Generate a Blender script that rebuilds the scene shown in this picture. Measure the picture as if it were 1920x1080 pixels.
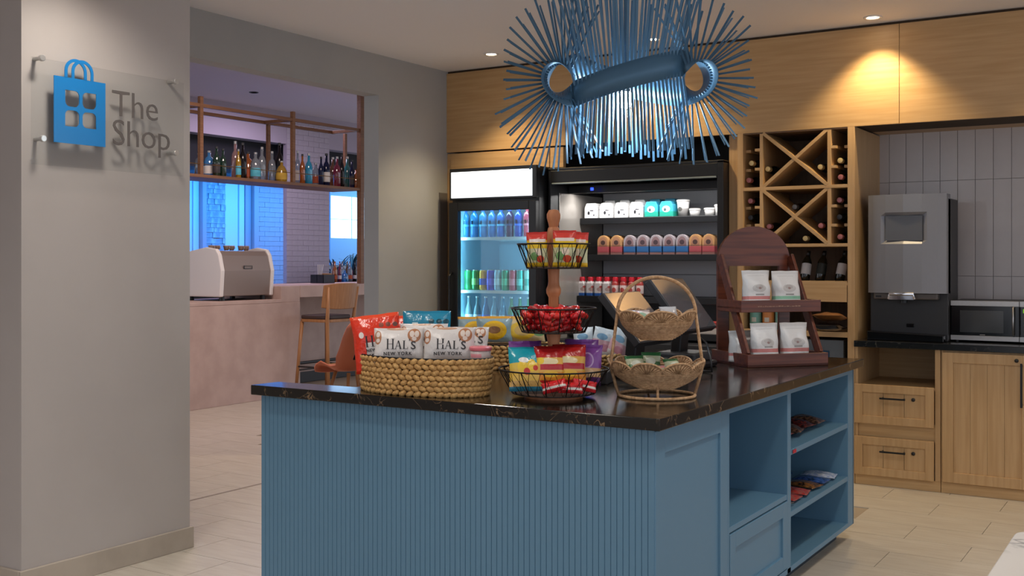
import bpy, bmesh, math, random
from mathutils import Vector, Matrix, Euler
random.seed(7)
PI = math.pi
scn = bpy.context.scene
for o in list(bpy.data.objects): bpy.data.objects.remove(o)
COL = scn.collection

# ------------------------------------------------------------------ camera / world / exposure
F_PX = 2043.0; YAW = math.radians(32.07); CAM_H = 1.42; HOR = 489.0
cam_d = bpy.data.cameras.new('camera'); cam = bpy.data.objects.new('camera', cam_d); COL.objects.link(cam)
cam.location = (0, 0, CAM_H); cam.rotation_euler = (PI/2, 0, YAW)
cam_d.sensor_width = 36; cam_d.lens = F_PX/1920*36; cam_d.shift_y = -(540-HOR)/1920; cam_d.clip_start = 0.05
scn.camera = cam
world = bpy.data.worlds.new('world'); scn.world = world; world.use_nodes = True
bg = world.node_tree.nodes['Background']; bg.inputs[0].default_value = (0.80, 0.84, 0.94, 1); bg.inputs[1].default_value = 1.08
vs = scn.view_settings; vs.view_transform = 'Standard'; vs.look = 'None'; vs.gamma = 1; vs.use_curve_mapping = False; vs.exposure = 0.10

FX, FY, RX, RY = -math.sin(YAW), math.cos(YAW), math.cos(YAW), math.sin(YAW)
def at(u, v, x=None, y=None, z=None, d=None):
    """point of the place that a measured pixel shows, given the plane it lies on"""
    a = (u-960)/F_PX; b = (HOR-v)/F_PX; dx = FX+a*RX; dy = FY+a*RY
    if x is not None: d = x/dx
    elif y is not None: d = y/dy
    elif z is not None: d = (z-CAM_H)/b
    return Vector((d*dx, d*dy, CAM_H+d*b))

# ------------------------------------------------------------------ materials
def lin(c):
    if isinstance(c, str):
        c = c.lstrip('#'); c = [int(c[i:i+2], 16)/255 for i in (0, 2, 4)]
    return tuple((x/12.92 if x <= .04045 else ((x+.055)/1.055)**2.4) for x in c[:3]) + (1,)
MATS = {}
def newmat(name):
    m = bpy.data.materials.new(name); m.use_nodes = True
    nt = m.node_tree; b = nt.nodes['Principled BSDF']; MATS[name] = m
    return m, nt, b
def N(nt, t, **kw):
    n = nt.nodes.new(t)
    for k, v in kw.items():
        if k.startswith('i_'): n.inputs[k[2:].replace('_', ' ')].default_value = v
        else: setattr(n, k, v)
    return n
def mat(name, c, rough=.5, metal=0, c2=None, scale=20, stretch=(1, 1, 1), bump=0, bscale=None, detail=4, spec=.5, coat=0):
    """plain principled, optional noise mix between two colours and fine bump"""
    if name in MATS: return MATS[name]
    m, nt, b = newmat(name); L = nt.links
    b.inputs['Base Color'].default_value = lin(c); b.inputs['Roughness'].default_value = rough
    b.inputs['Metallic'].default_value = metal; b.inputs['Specular IOR Level'].default_value = spec
    b.inputs['Coat Weight'].default_value = coat
    if c2 or bump:
        tc = N(nt, 'ShaderNodeTexCoord'); mp = N(nt, 'ShaderNodeMapping'); mp.inputs['Scale'].default_value = stretch
        L.new(tc.outputs['Object'], mp.inputs[0])
        if c2:
            nz = N(nt, 'ShaderNodeTexNoise'); nz.inputs['Scale'].default_value = scale; nz.inputs['Detail'].default_value = detail
            L.new(mp.outputs[0], nz.inputs['Vector'])
            mr = N(nt, 'ShaderNodeMapRange'); mr.inputs[1].default_value = .35; mr.inputs[2].default_value = .65; L.new(nz.outputs[0], mr.inputs[0])
            mx = N(nt, 'ShaderNodeMix', data_type='RGBA'); mx.inputs[6].default_value = lin(c); mx.inputs[7].default_value = lin(c2)
            L.new(mr.outputs[0], mx.inputs[0]); L.new(mx.outputs[2], b.inputs['Base Color'])
        if bump:
            n2 = N(nt, 'ShaderNodeTexNoise'); n2.inputs['Scale'].default_value = bscale or scale; L.new(mp.outputs[0], n2.inputs['Vector'])
            bp = N(nt, 'ShaderNodeBump'); bp.inputs['Strength'].default_value = bump; bp.inputs['Distance'].default_value = .01
            L.new(n2.outputs[0], bp.inputs['Height']); L.new(bp.outputs[0], b.inputs['Normal'])
    return m
def emit(name, c, s):
    if name in MATS: return MATS[name]
    m, nt, b = newmat(name)
    b.inputs['Base Color'].default_value = lin(c); b.inputs['Emission Color'].default_value = lin(c); b.inputs['Emission Strength'].default_value = s
    return m
def glassy(name, c, gloss=.12, rough=.03, opac=0.0, ior=1.3):
    """thin coloured glass: tinted transparency with a fresnel gloss, and some body colour"""
    if name in MATS: return MATS[name]
    m, nt, b = newmat(name); L = nt.links; nt.nodes.remove(b)
    tr = N(nt, 'ShaderNodeBsdfTransparent'); tr.inputs[0].default_value = lin(c)
    gl = N(nt, 'ShaderNodeBsdfGlossy'); gl.inputs['Roughness'].default_value = rough
    df = N(nt, 'ShaderNodeBsdfDiffuse'); df.inputs[0].default_value = lin(c)
    m0 = N(nt, 'ShaderNodeMixShader'); m0.inputs[0].default_value = opac; L.new(tr.outputs[0], m0.inputs[1]); L.new(df.outputs[0], m0.inputs[2])
    fr = N(nt, 'ShaderNodeFresnel'); fr.inputs[0].default_value = ior; ad = N(nt, 'ShaderNodeMath', operation='ADD'); ad.inputs[1].default_value = gloss; L.new(fr.outputs[0], ad.inputs[0]); ad.use_clamp = True
    m1 = N(nt, 'ShaderNodeMixShader'); L.new(ad.outputs[0], m1.inputs[0]); L.new(m0.outputs[0], m1.inputs[1]); L.new(gl.outputs[0], m1.inputs[2])
    L.new(m1.outputs[0], nt.nodes['Material Output'].inputs[0])
    return m
def pmat(name, bands, shapes=(), rough=.32, bump=.25, axis=(0, 2), speck=None, metal=0):
    """printed packaging: flat print in the pack's own bounding-box coordinates. bands=[(start,colour)...] upwards;
    shapes: ('e',cx,cz,rx,rz,col) ellipse, ('r',x0,x1,z0,z1,col) rectangle; speck=(scale,thr,col,z0,z1)"""
    if name in MATS: return MATS[name]
    m, nt, b = newmat(name); L = nt.links
    b.inputs['Roughness'].default_value = rough; b.inputs['Metallic'].default_value = metal
    tc = N(nt, 'ShaderNodeTexCoord'); sp = N(nt, 'ShaderNodeSeparateXYZ'); L.new(tc.outputs['Generated'], sp.inputs[0])
    ox, oz = sp.outputs[axis[0]], sp.outputs[axis[1]]
    cr = N(nt, 'ShaderNodeValToRGB'); cr.color_ramp.interpolation = 'CONSTANT'; L.new(oz, cr.inputs[0])
    el = cr.color_ramp.elements
    el[0].position = 0; el[0].color = lin(bands[0][1])
    if len(bands) > 1: el[1].position = bands[1][0]; el[1].color = lin(bands[1][1])
    else: el.remove(el[1])
    for p, c in bands[2:]:
        e = el.new(p); e.color = lin(c)
    cur = cr.outputs[0]
    def M(op, a, bb):
        n = N(nt, 'ShaderNodeMath', operation=op)
        for i, q in enumerate((a, bb)):
            if isinstance(q, (int, float)): n.inputs[i].default_value = q
            else: L.new(q, n.inputs[i])
        return n.outputs[0]
    def mixin(mask, col):
        nonlocal cur
        mx = N(nt, 'ShaderNodeMix', data_type='RGBA'); L.new(mask, mx.inputs[0]); L.new(cur, mx.inputs[6]); mx.inputs[7].default_value = lin(col); cur = mx.outputs[2]
    if speck:
        nz = N(nt, 'ShaderNodeTexNoise'); nz.inputs['Scale'].default_value = speck[0]; L.new(tc.outputs['Generated'], nz.inputs['Vector'])
        mk = M('MULTIPLY', M('GREATER_THAN', nz.outputs[0], speck[1]), M('MULTIPLY', M('GREATER_THAN', oz, speck[3]), M('LESS_THAN', oz, speck[4])))
        mixin(mk, speck[2])
    for s in shapes:
        if s[0] == 'e':
            _, cx, cz, rx_, rz_, c = s
            a = M('POWER', M('ABSOLUTE', M('DIVIDE', M('SUBTRACT', ox, cx), rx_), 0), 2); q = M('POWER', M('ABSOLUTE', M('DIVIDE', M('SUBTRACT', oz, cz), rz_), 0), 2)
            mixin(M('LESS_THAN', M('ADD', a, q), 1), c)
        else:
            _, x0, x1, z0, z1, c = s
            mixin(M('MULTIPLY', M('MULTIPLY', M('GREATER_THAN', ox, x0), M('LESS_THAN', ox, x1)), M('MULTIPLY', M('GREATER_THAN', oz, z0), M('LESS_THAN', oz, z1))), c)
    L.new(cur, b.inputs['Base Color'])
    if bump:
        n2 = N(nt, 'ShaderNodeTexNoise'); n2.inputs['Scale'].default_value = 45; L.new(tc.outputs['Object'], n2.inputs['Vector'])
        bp = N(nt, 'ShaderNodeBump'); bp.inputs['Strength'].default_value = bump; bp.inputs['Distance'].default_value = .01
        L.new(n2.outputs[0], bp.inputs['Height']); L.new(bp.outputs[0], b.inputs['Normal'])
    return m
def wood(name, c, c2, axis='z', rough=.45, scale=9):
    st = {'z': (6, 6, .35), 'x': (.35, 6, 6), 'y': (6, .35, 6)}[axis]
    return mat(name, c, rough, 0, c2, scale, st, .04, scale*2, 6)
def stone(name, c, vein, rough, scale=3.0, width=.02, amount=.7):
    m, nt, b = newmat(name); L = nt.links; b.inputs['Roughness'].default_value = rough
    tc = N(nt, 'ShaderNodeTexCoord')
    nz = N(nt, 'ShaderNodeTexNoise'); nz.inputs['Scale'].default_value = scale; nz.inputs['Detail'].default_value = 7; nz.inputs['Distortion'].default_value = 1.2
    L.new(tc.outputs['Object'], nz.inputs['Vector'])
    sb = N(nt, 'ShaderNodeMath', operation='SUBTRACT'); sb.inputs[1].default_value = .5; L.new(nz.outputs[0], sb.inputs[0])
    ab = N(nt, 'ShaderNodeMath', operation='ABSOLUTE'); L.new(sb.outputs[0], ab.inputs[0])
    mr = N(nt, 'ShaderNodeMapRange'); mr.inputs[1].default_value = 0; mr.inputs[2].default_value = width; mr.inputs[3].default_value = amount; mr.inputs[4].default_value = 0; L.new(ab.outputs[0], mr.inputs[0])
    n2 = N(nt, 'ShaderNodeTexNoise'); n2.inputs['Scale'].default_value = scale*1.3; L.new(tc.outputs['Object'], n2.inputs['Vector'])
    m2 = N(nt, 'ShaderNodeMapRange'); m2.inputs[1].default_value = .45; m2.inputs[2].default_value = .65; L.new(n2.outputs[0], m2.inputs[0])
    mu = N(nt, 'ShaderNodeMath', operation='MULTIPLY'); L.new(mr.outputs[0], mu.inputs[0]); L.new(m2.outputs[0], mu.inputs[1])
    mx = N(nt, 'ShaderNodeMix', data_type='RGBA'); mx.inputs[6].default_value = lin(c); mx.inputs[7].default_value = lin(vein)
    L.new(mu.outputs[0], mx.inputs[0]); L.new(mx.outputs[2], b.inputs['Base Color'])
    return m

WALL = mat('wall_paint', '#b3aba6', .75, 0, '#afa7a2', 3)
HDR = mat('wall_paint_grey', '#a9a9a8', .75, 0, '#a5a5a4', 3)
CEIL = mat('ceiling_paint', '#f0eff3', .8)
TRIMM = mat('baseboard_stone', '#b3a799', .5, 0, '#a89c8e', 6)
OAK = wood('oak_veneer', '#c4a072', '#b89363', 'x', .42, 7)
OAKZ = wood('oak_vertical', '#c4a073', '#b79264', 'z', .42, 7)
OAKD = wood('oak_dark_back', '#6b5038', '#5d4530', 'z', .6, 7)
BLUE = mat('island_blue_paint', '#5c839d', .42)
BLUEIN = BLUE
COUNTER = stone('dark_stone_top', '#17130f', '#a98a68', .13, 9, .014, .55)
COUNTER2 = stone('dark_stone_back', '#17181a', '#6d6a62', .18, 9, .014, .5)
MARBLE = stone('white_marble', '#d8d4cf', '#77777a', .2, 2.2, .02, .7)
BLACK = mat('black_steel', '#131417', .38)
BLACKG = mat('black_gloss', '#0d0e11', .12)
DKGREY = mat('dark_grey_plastic', '#2a2a2d', .45)
GREY = mat('grey_plastic', '#7f8087', .38, .25)
STEEL = mat('brushed_steel', '#b5b2b0', .3, .85, '#a6a3a1', 60, (1, 1, 20))
CHROME = mat('chrome', '#d8d8dc', .08, 1)
WHITE = mat('white_plastic', '#e2dedb', .35)
WIRE = mat('black_wire', '#191512', .45, .5)
STRAW = mat('straw_rope', '#d0a566', .65, 0, '#ab8049', 60, (1, 1, 1), .4, 200)
STRAW2 = mat('seagrass_cord', '#c8a37c', .75, 0, '#a37e58', 90, (1, 1, 1), .4, 260)
REDWOOD = wood('reddish_stained_wood', '#6a341f', '#4b2115', 'x', .35, 8)
BEECH = mat('turned_beech', '#b9794f', .5, 0, '#a96a43', 14, (4, 4, .6))
OAKCH = wood('chair_oak', '#a8774c', '#986940', 'z', .45, 9)
SHELFW = wood('bar_shelf_wood', '#7d5638', '#6c482e', 'y', .5, 9)
PBLUE = mat('pendant_blue_metal', '#4a708c', .42, .2)
CONC = mat('bar_concrete', '#bea59b', .6, 0, '#b2998f', 5, (1, 1, 1), .05, 30)
PLAS = mat('bar_wall_paint', '#a79eac', .8)
FLOORB = mat('floor_grout', '#a2927f', .6)
TILE = mat('floor_tile_stone', '#c3bbae', .36, 0, '#b7ada0', 5, (.7, 5, 1), .03, 30)
WTILE = mat('glazed_wall_tile', '#c6bebb', .3, 0, '#beb6b4', 4)
GROUT = mat('tile_grout', '#8f8786', .8)
GLASSC = glassy('clear_pane', '#f4fafa', .03)
ACRYL = glassy('clear_acrylic', '#f9fafa', .0, .01, ior=1.05)

# ------------------------------------------------------------------ mesh helpers
class MB:
    def __init__(s): s.v = []; s.f = []; s.m = []
    def add(s, vs_, fs, m=0):
        o = len(s.v); s.v += [tuple(q) for q in vs_]; s.f += [tuple(i+o for i in f) for f in fs]; s.m += [m]*len(fs); return s
    def box(s, x0, x1, y0, y1, z0, z1, m=0):
        return s.add([(x0,y0,z0),(x1,y0,z0),(x1,y1,z0),(x0,y1,z0),(x0,y0,z1),(x1,y0,z1),(x1,y1,z1),(x0,y1,z1)],
            [(3,2,1,0),(4,5,6,7),(0,1,5,4),(1,2,6,5),(2,3,7,6),(3,0,4,7)], m)
    def beam(s, a, b, w, h, up=(0,0,1), m=0):
        a, b = Vector(a), Vector(b); d = (b-a).normalized(); u = Vector(up); r = d.cross(u)
        if r.length < 1e-4: r = d.cross(Vector((1,0,0)))
        r.normalize(); u = r.cross(d); c = []
        for p in (a, b):
            for i, j in ((-1,-1),(1,-1),(1,1),(-1,1)): c.append(p+r*w/2*i+u*h/2*j)
        return s.add(c, [(3,2,1,0),(4,5,6,7),(0,1,5,4),(1,2,6,5),(2,3,7,6),(3,0,4,7)], m)
    def tube(s, pts, r, n=8, closed=False, m=0):
        pts = [Vector(p) for p in pts]; k = len(pts); rs = r if isinstance(r, (list, tuple)) else [r]*k
        vs_ = []; prev = None
        for i, p in enumerate(pts):
            if closed: t = pts[(i+1) % k]-pts[i-1]
            else: t = pts[min(i+1, k-1)]-pts[max(i-1, 0)]
            t.normalize()
            if prev is None: a = t.cross(Vector((0,0,1)) if abs(t.z) < .9 else Vector((1,0,0))).normalized()
            else: a = (prev-t*prev.dot(t)).normalized()
            prev = a; b = t.cross(a)
            for j in range(n):
                q = 2*PI*j/n; vs_.append(p+(a*math.cos(q)+b*math.sin(q))*rs[i])
        fs = []
        for i in range(k if closed else k-1):
            for j in range(n):
                i2 = (i+1) % k; fs.append((i*n+j, i*n+(j+1) % n, i2*n+(j+1) % n, i2*n+j))
        if not closed: fs += [tuple(range(n))[::-1], tuple(range((k-1)*n, k*n))]
        return s.add(vs_, fs, m)
    def lathe(s, prof, n=16, c=(0,0,0), m=0, sx=1, sy=1, cap=True):
        vs_ = []; k = len(prof)
        for r, z in prof:
            for j in range(n):
                q = 2*PI*j/n; vs_.append((c[0]+r*sx*math.cos(q), c[1]+r*sy*math.sin(q), c[2]+z))
        fs = [(i*n+j, i*n+(j+1) % n, (i+1)*n+(j+1) % n, (i+1)*n+j) for i in range(k-1) for j in range(n)]
        if cap:
            fs += [tuple(range(n))[::-1], tuple(range((k-1)*n, k*n))]
        return s.add(vs_, fs, m)
    def prism(s, poly, h0, h1, plane='xz', m=0):
        """poly in 2D, extruded along the third axis from h0 to h1"""
        def P(a, b, h): return {'xz': (a, h, b), 'xy': (a, b, h), 'yz': (h, a, b)}[plane]
        n = len(poly); vs_ = [P(a, b, h0) for a, b in poly]+[P(a, b, h1) for a, b in poly]
        fs = [tuple(range(n)), tuple(range(2*n-1, n-1, -1))]+[(i, n+i, n+(i+1) % n, (i+1) % n) for i in range(n)]
        return s.add(vs_, fs, m)
    def blob(s, c, r, rot=None, n=8, k=5, m=0):
        """ellipsoid"""
        R = rot or Matrix.Identity(3); vs_ = []
        c = Vector(c)
        for i in range(1, k):
            t = PI*i/k
            for j in range(n):
                q = 2*PI*j/n
                vs_.append(c+R@Vector((r[0]*math.sin(t)*math.cos(q), r[1]*math.sin(t)*math.sin(q), r[2]*math.cos(t))))
        vs_ += [c+R@Vector((0,0,r[2])), c+R@Vector((0,0,-r[2]))]; a, b = len(vs_)-2, len(vs_)-1
        fs = [(i*n+j, i*n+(j+1) % n, (i+1)*n+(j+1) % n, (i+1)*n+j) for i in range(k-2) for j in range(n)]
        fs += [(a, (j+1) % n, j) for j in range(n)]+[(b, (k-2)*n+j, (k-2)*n+(j+1) % n) for j in range(n)]
        return s.add(vs_, fs, m)
    def mesh(s, name, mats, smooth=False):
        me = bpy.data.meshes.new(name); me.from_pydata(s.v, [], s.f)
        for q in (mats if isinstance(mats, (list, tuple)) else [mats]): me.materials.append(q)
        me.polygons.foreach_set('material_index', s.m)
        bm = bmesh.new(); bm.from_mesh(me); bmesh.ops.recalc_face_normals(bm, faces=bm.faces); bm.to_mesh(me); bm.free()
        if smooth:
            me.polygons.foreach_set('use_smooth', [True]*len(me.polygons))
        me.update(); return me
    def build(s, name, mats, parent=None, smooth=False, bevel=0, loc=None, rot=None, seg=2, auto=False):
        o = bpy.data.objects.new(name, s.mesh(name, mats, smooth or auto)); COL.objects.link(o)
        if parent: o.parent = parent
        if loc is not None: o.location = loc
        if rot is not None: o.rotation_euler = rot
        if bevel:
            b = o.modifiers.new('bevel', 'BEVEL'); b.width = bevel; b.segments = seg; b.limit_method = 'ANGLE'; b.angle_limit = .7
        if auto:
            o.data.set_sharp_from_angle(angle=math.radians(38))
        return o
def box(name, x0, x1, y0, y1, z0, z1, m, parent=None, bevel=0): return MB().box(x0, x1, y0, y1, z0, z1).build(name, m, parent, bevel=bevel)
def tag(o, label=None, cat=None, group=None, kind=None):
    if label: o['label'] = label
    if cat: o['category'] = cat
    if group: o['group'] = group
    if kind: o['kind'] = kind
    return o
def thing(name, label, cat, loc=(0,0,0), rotz=0, group=None, rot=None):
    o = bpy.data.objects.new(name, None); COL.objects.link(o); o.location = loc; o.empty_display_size = .05
    o.rotation_euler = rot if rot is not None else (0, 0, rotz)
    return tag(o, label, cat, group)
def struct(o, label=None, cat=None): return tag(o, label, cat, kind='structure')
def inst(name, me, parent=None, loc=(0,0,0), rot=(0,0,0), scale=(1,1,1)):
    o = bpy.data.objects.new(name, me); COL.objects.link(o)
    if parent: o.parent = parent
    o.location = loc; o.rotation_euler = rot; o.scale = scale
    return o
def copy_tree(o, parent=None):
    c = o.copy(); COL.objects.link(c)
    if parent: c.parent = parent
    for ch in list(o.children): copy_tree(ch, c)
    return c
def lamp(name, kind, loc, energy, color=(1,1,1), parent=None, rot=(0,0,0), **kw):
    d = bpy.data.lights.new(name, kind); d.energy = energy; d.color = color
    for k, v in kw.items(): setattr(d, k, v)
    o = bpy.data.objects.new(name, d); COL.objects.link(o); o.location = loc; o.rotation_euler = rot
    if parent: o.parent = parent
    return o
def text_verts(s, size, align='LEFT', bold=0.0, space=1.0):
    cu = bpy.data.curves.new('t', 'FONT'); cu.body = s; cu.size = size; cu.align_x = align; cu.offset = bold; cu.space_character = space; cu.resolution_u = 3
    ob = bpy.data.objects.new('t', cu); COL.objects.link(ob)
    dg = bpy.context.evaluated_depsgraph_get(); me = bpy.data.meshes.new_from_object(ob.evaluated_get(dg))
    vs_ = [tuple(v.co) for v in me.vertices]; fs = [tuple(p.vertices) for p in me.polygons]
    bpy.data.objects.remove(ob); bpy.data.curves.remove(cu); bpy.data.meshes.remove(me)
    return vs_, fs

# ================================================================== THE SETTING
WX = -5.03      # left wall plane (opening to the bar)
CY = 7.05       # joinery front plane
CZ = 2.92       # shop ceiling
fl = struct(MB().box(-14.5, 6, -6, 16, -.10, -.006).build('floor', FLOORB))
# floor tiles as pieces, running bond 0.305 x 0.65
tl_w, tl_d = .65, .3045
tm = MB().box(.0015, tl_w-.0015, .0015, tl_d-.0015, -.007, 0).mesh('tile', TILE)
cand = []
for r in range(-20, 30):
    y0 = 6.090+r*tl_d
    off = -.936 if r % 2 == 0 else -1.261
    for c in range(-14, 4):
        x0 = off+c*tl_w
        cx, cy = x0+tl_w/2, y0+tl_d/2
        if -2.75 < x0 and x0+tl_w < -1.62 and 3.4 < y0 and y0+tl_d < 5.5: continue
        if cy > 6.75 and cx > -5.0: 
            if y0 > 7.06: continue
        d = cx*FX+cy*FY
        if d < 2.5 or cy > 8.6 or cx < -8.2: continue
        u = 960+F_PX*(cx*RX+cy*RY)/d; v = HOR+F_PX*CAM_H/d
        if -150 < u < 2100 and v < 1200:
            if 520 < u < 1560 and v > 740 and d > 4.6 and v < 960 and u > 560: continue
            cand.append((d, x0, y0))
cand.sort()
for d, x0, y0 in cand[:298]:
    inst('tile', tm, fl, (x0, y0, 0))
box('floor_threshold', WX-.02, WX+.0, 3.74, 6.2, -.006, .0015, mat('threshold_metal', '#8d8175', .5), fl)

def wall(name, *a, m=WALL): return struct(box(name, *a, m))
# pillar with the sign, its baseboard
wall('wall_pillar', -5.25, -4.22, 2.813, 3.728, 0, CZ)
b = MB(); b.box(-4.22, -4.205, 2.80, 3.742, 0, .104); b.box(-5.25, -4.22, 2.798, 2.813, 0, .104); b.box(-5.25, -4.22, 3.728, 3.742, 0, .104)
struct(b.build('baseboard_pillar', TRIMM, bevel=.003))
# left wall: header over the opening, right jamb, run beyond pillar towards camera
w = wall('wall_left', WX-.135, WX, 6.2, 8.0, 0, CZ, m=HDR)
struct(box('wall_header_upper', -5.30, -5.22, 1.0, 16, 2.93, 3.55, HDR))
struct(box('wall_header', WX-.135, WX, 3.728, 6.2, 2.626, CZ, HDR))
struct(box('wall_left_near', -5.25, WX, -2.0, 2.813, 0, CZ, WALL))
struct(box('baseboard_left', WX, WX+.014, 6.2, 7.0, 0, .104, TRIMM))
box('corner_guard', WX, WX+.012, 6.945, 7.045, .1, 1.955, mat('corner_guard_grey', '#6d6763', .5), w)
# ceilings
ce = struct(box('ceiling', -5.22, 3.5, -2.0, 8.0, CZ, CZ+.12, CEIL))
b = MB(); b.box(-2.55, -1.2, 4.02, 4.03, CZ-.004, CZ+.01); b.box(-2.56, -2.55, 2.0, 4.03, CZ-.004, CZ+.01)
b.build('access_panel_joint', mat('joint_shadow', '#837d7b', .8), ce)
struct(box('ceiling_bar', -13.6, -5.22, 1.0, 16, 3.45, 3.55, mat('bar_ceiling', '#cfc6cd', .85)))
# back walls
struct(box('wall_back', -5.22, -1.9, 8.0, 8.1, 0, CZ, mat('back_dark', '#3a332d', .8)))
wt = wall('wall_niche', -1.90, 3.5, 7.712, 7.80, 0, 2.4, m=GROUT)
tmesh = MB().box(-.0535, .0535, -.011, 0, -.3165, .3165).mesh('tile', WTILE)
zz0 = at(1850, 518, y=7.70).z
x = at(1795, 500, y=7.70).x
k0 = -6
for i in range(-7, 16):
    for j in range(-1, 2):
        z = zz0+.318+j*.636
        inst('tile', tmesh, wt, (x+.056+i*.1098, 7.712, z)) if -.8 < j < 3 or j == -1 else None
# soffit: oak panels hung from a backing board, dark joint at the ceiling
so = struct(box('wall_soffit', -5.03, 3.5, 7.07, 7.5, 2.285, CZ, mat('soffit_backing', '#40301f', .8)))
for x0, x1 in ((-5.03, -3.02), (-3.017, -1.565), (-1.562, -.05), (-.047, 1.45), (1.453, 3.5)):
    box('panel', x0, x1, CY, 7.07, 2.277, CZ-.018, OAK, so, bevel=.0015)
box('panel', -5.03, -3.974, 7.06, 7.10, 2.115, 2.268, OAK, so, bevel=.0015)
box('panel', -4.99, -4.09, 7.05, 7.06, 2.115, 2.262, OAK, so, bevel=.0015)
struct(box('trim_1', -5.03, -4.90, 7.06, 7.12, 0, 2.115, OAKZ))
struct(box('ceiling_niche', -1.84, 3.5, 7.5, 7.8, 2.285, 2.34, OAK))

# ------------------------------------------------------------------ ceiling downlights (some seen, some added out of view)
def downlight(x, y, z, power, label, col=(1, .86, .66), size=2.1, blend=.5, dark=False, visible=True, rad=.04):
    t = thing('downlight', label, 'downlight', (x, y, z), group='recessed ceiling downlights')
    MB().lathe([(.036, .002), (.055, .002), (.058, -.003), (.052, -.008), (.040, -.006), (.036, .002)], 24, cap=False).build('trim_ring', WHITE if not dark else DKGREY, t, smooth=True)
    MB().lathe([(.001, .0), (.04, .0)], 20, cap=False).build('lens', emit('downlight_glow', '#fff3dc', 12) if power else mat('lens_dark', '#1c1c20', .3), t)
    if power:
        lamp('bulb', 'SPOT', (0, 0, -.014), power, col, t, spot_size=size, spot_blend=blend, shadow_soft_size=rad)
    return t
P1 = at(921, 101, z=CZ); P2 = at(1635, 31, z=CZ)
WARM = (1, .77, .44)
downlight(P1.x, P1.y, CZ, 62, 'lit round downlight in the ceiling nearest the bar opening', WARM, 1.8, .6)
downlight(P2.x, P2.y+.02, CZ, 62, 'lit round downlight in the ceiling above the coffee machine niche', WARM, 1.8, .6)
for x, y, p in ((-3.1, 6.75, 40), (-.3, 6.8, 40)):  # the right-hand one is out of view, added for its light
    downlight(x, y, CZ, p, 'added unseen downlight above the oak cabinets' if x > -1 else 'round downlight hidden behind the blue pendant', WARM, 1.8, .6)
for i, (x, y, p) in enumerate(((-3.75, 2.95, 68), (-2.6, 2.3, 75), (-.7, 2.6, 75), (-.6, 4.6, 90), (-3.6, 4.6, 48), (1.5, 3.5, 90), (-1.2, .6, 90), (-3.4, .6, 60))):  # pillar and island-front lamps, then unseen ones added to light the room
    downlight(x, y, CZ, p, ['round downlight close to the sign pillar', 'round downlight in front of the island', 'added unseen downlight over the marble table', 'added unseen downlight over the aisle by the shelves', 'added unseen downlight between island and opening', 'added unseen downlight at the far right', 'added unseen downlight over the viewer', 'added unseen downlight left of the viewer'][i], (1, .93, .84), 2.3, .8, rad=.11)
bl = at(476, 173, z=3.45)
downlight(bl.x, bl.y, 3.45, 0, 'dark unlit downlight in the bar ceiling', dark=True)
lamp('bar_fill', 'AREA', (-6.6, 6.8, 3.4), 62, (1, .80, .72), size=1.2)  # added fill light without a fixture, brightens the bar
lamp('bar_fill_rear', 'AREA', (-9.3, 9.8, 3.4), 40, (.86, .70, .95), size=1.2)  # unseen mauve fill, added to lift the rear of the bar

# ================================================================== ISLAND
IX0, IX1, IY0, IY1 = -3.243, -1.48, 3.24, 5.66
isl = thing('display_island', 'light blue fluted display island with open shelves under a dark stone top', 'kitchen island', (IX1, IY0, 0))
def L(o): return o   # island parts use local coordinates relative to its front right corner
ox, oy = IX1, IY0
def ibox(name, x0, x1, y0, y1, z0, z1, m=BLUE, parent=isl, bevel=.0015): return box(name, x0-ox, x1-ox, y0-oy, y1-oy, z0, z1, m, parent, bevel)
ZT = .874
ibox('front_board', IX0, IX1-.0205, IY0, IY0+.02, .075, ZT)
sl2 = MB().prism([(0, 0), (.0012, -.003), (.0206, -.003), (.0218, 0)], .075, ZT, 'xy').mesh('flute', BLUE)
n = int((IX1-.004-IX0)/.0225)
for i in range(n):
    inst('flute', sl2, isl, (IX0+.004+i*.0225-ox, 0, 0))
ibox('end_board', IX0, IX0+.018, IY0+.02, IY0+.12, .075, ZT)
ibox('inner_board', IX0+.018, -2.83, IY0+.10, IY0+.12, .075, ZT)
ibox('side_board', -2.83, -2.81, IY0+.10, IY1, .075, ZT)
ibox('rear_board', -2.81, IX1, IY1-.02, IY1, .075, ZT)
# shaker end panel on the right-hand side
b = MB(); y0, y1 = IY0+.0, 3.884
for a in ((IX1-.02, IX1, y0, y0+.075, .075, ZT-.008), (IX1-.02, IX1, y1-.075, y1, .075, ZT-.008), (IX1-.02, IX1, y0+.075, y1-.075, .075, .16), (IX1-.02, IX1, y0+.075, y1-.075, ZT-.088, ZT-.008)):
    b.box(a[0]-ox, a[1]-ox, a[2]-oy, a[3]-oy, a[4], a[5])
sp = b.build('door_frame', BLUE, isl, bevel=.002)
ibox('door_panel', IX1-.02, IX1-.009, y0+.07, y1-.07, .15, ZT-.08, parent=sp)
# carcass boards of the open bays
DX = IX1-.50
ibox('back_board', DX-.015, DX, 3.884, 5.64, .075, ZT)
ibox('divider', DX, IX1, 3.884, 3.899, .075, ZT)
ibox('divider', DX, IX1, 4.588, 4.634, .075, ZT)
ibox('end_stile', DX, IX1, 5.55, 5.65, .075, ZT)
ibox('top_rail', DX, IX1, 3.899, 4.588, .846, ZT)
ibox('top_rail', DX, IX1, 4.634, 5.55, .846, ZT)
ibox('shelf', DX, IX1-.002, 3.899, 4.588, .395, .417)
ibox('shelf', DX, IX1-.002, 4.634, 5.55, .578, .602)
ibox('shelf', DX, IX1-.002, 4.634, 5.55, .310, .334)
ibox('bottom_board', DX, IX1, 3.899, 5.55, .075, .098)
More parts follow.
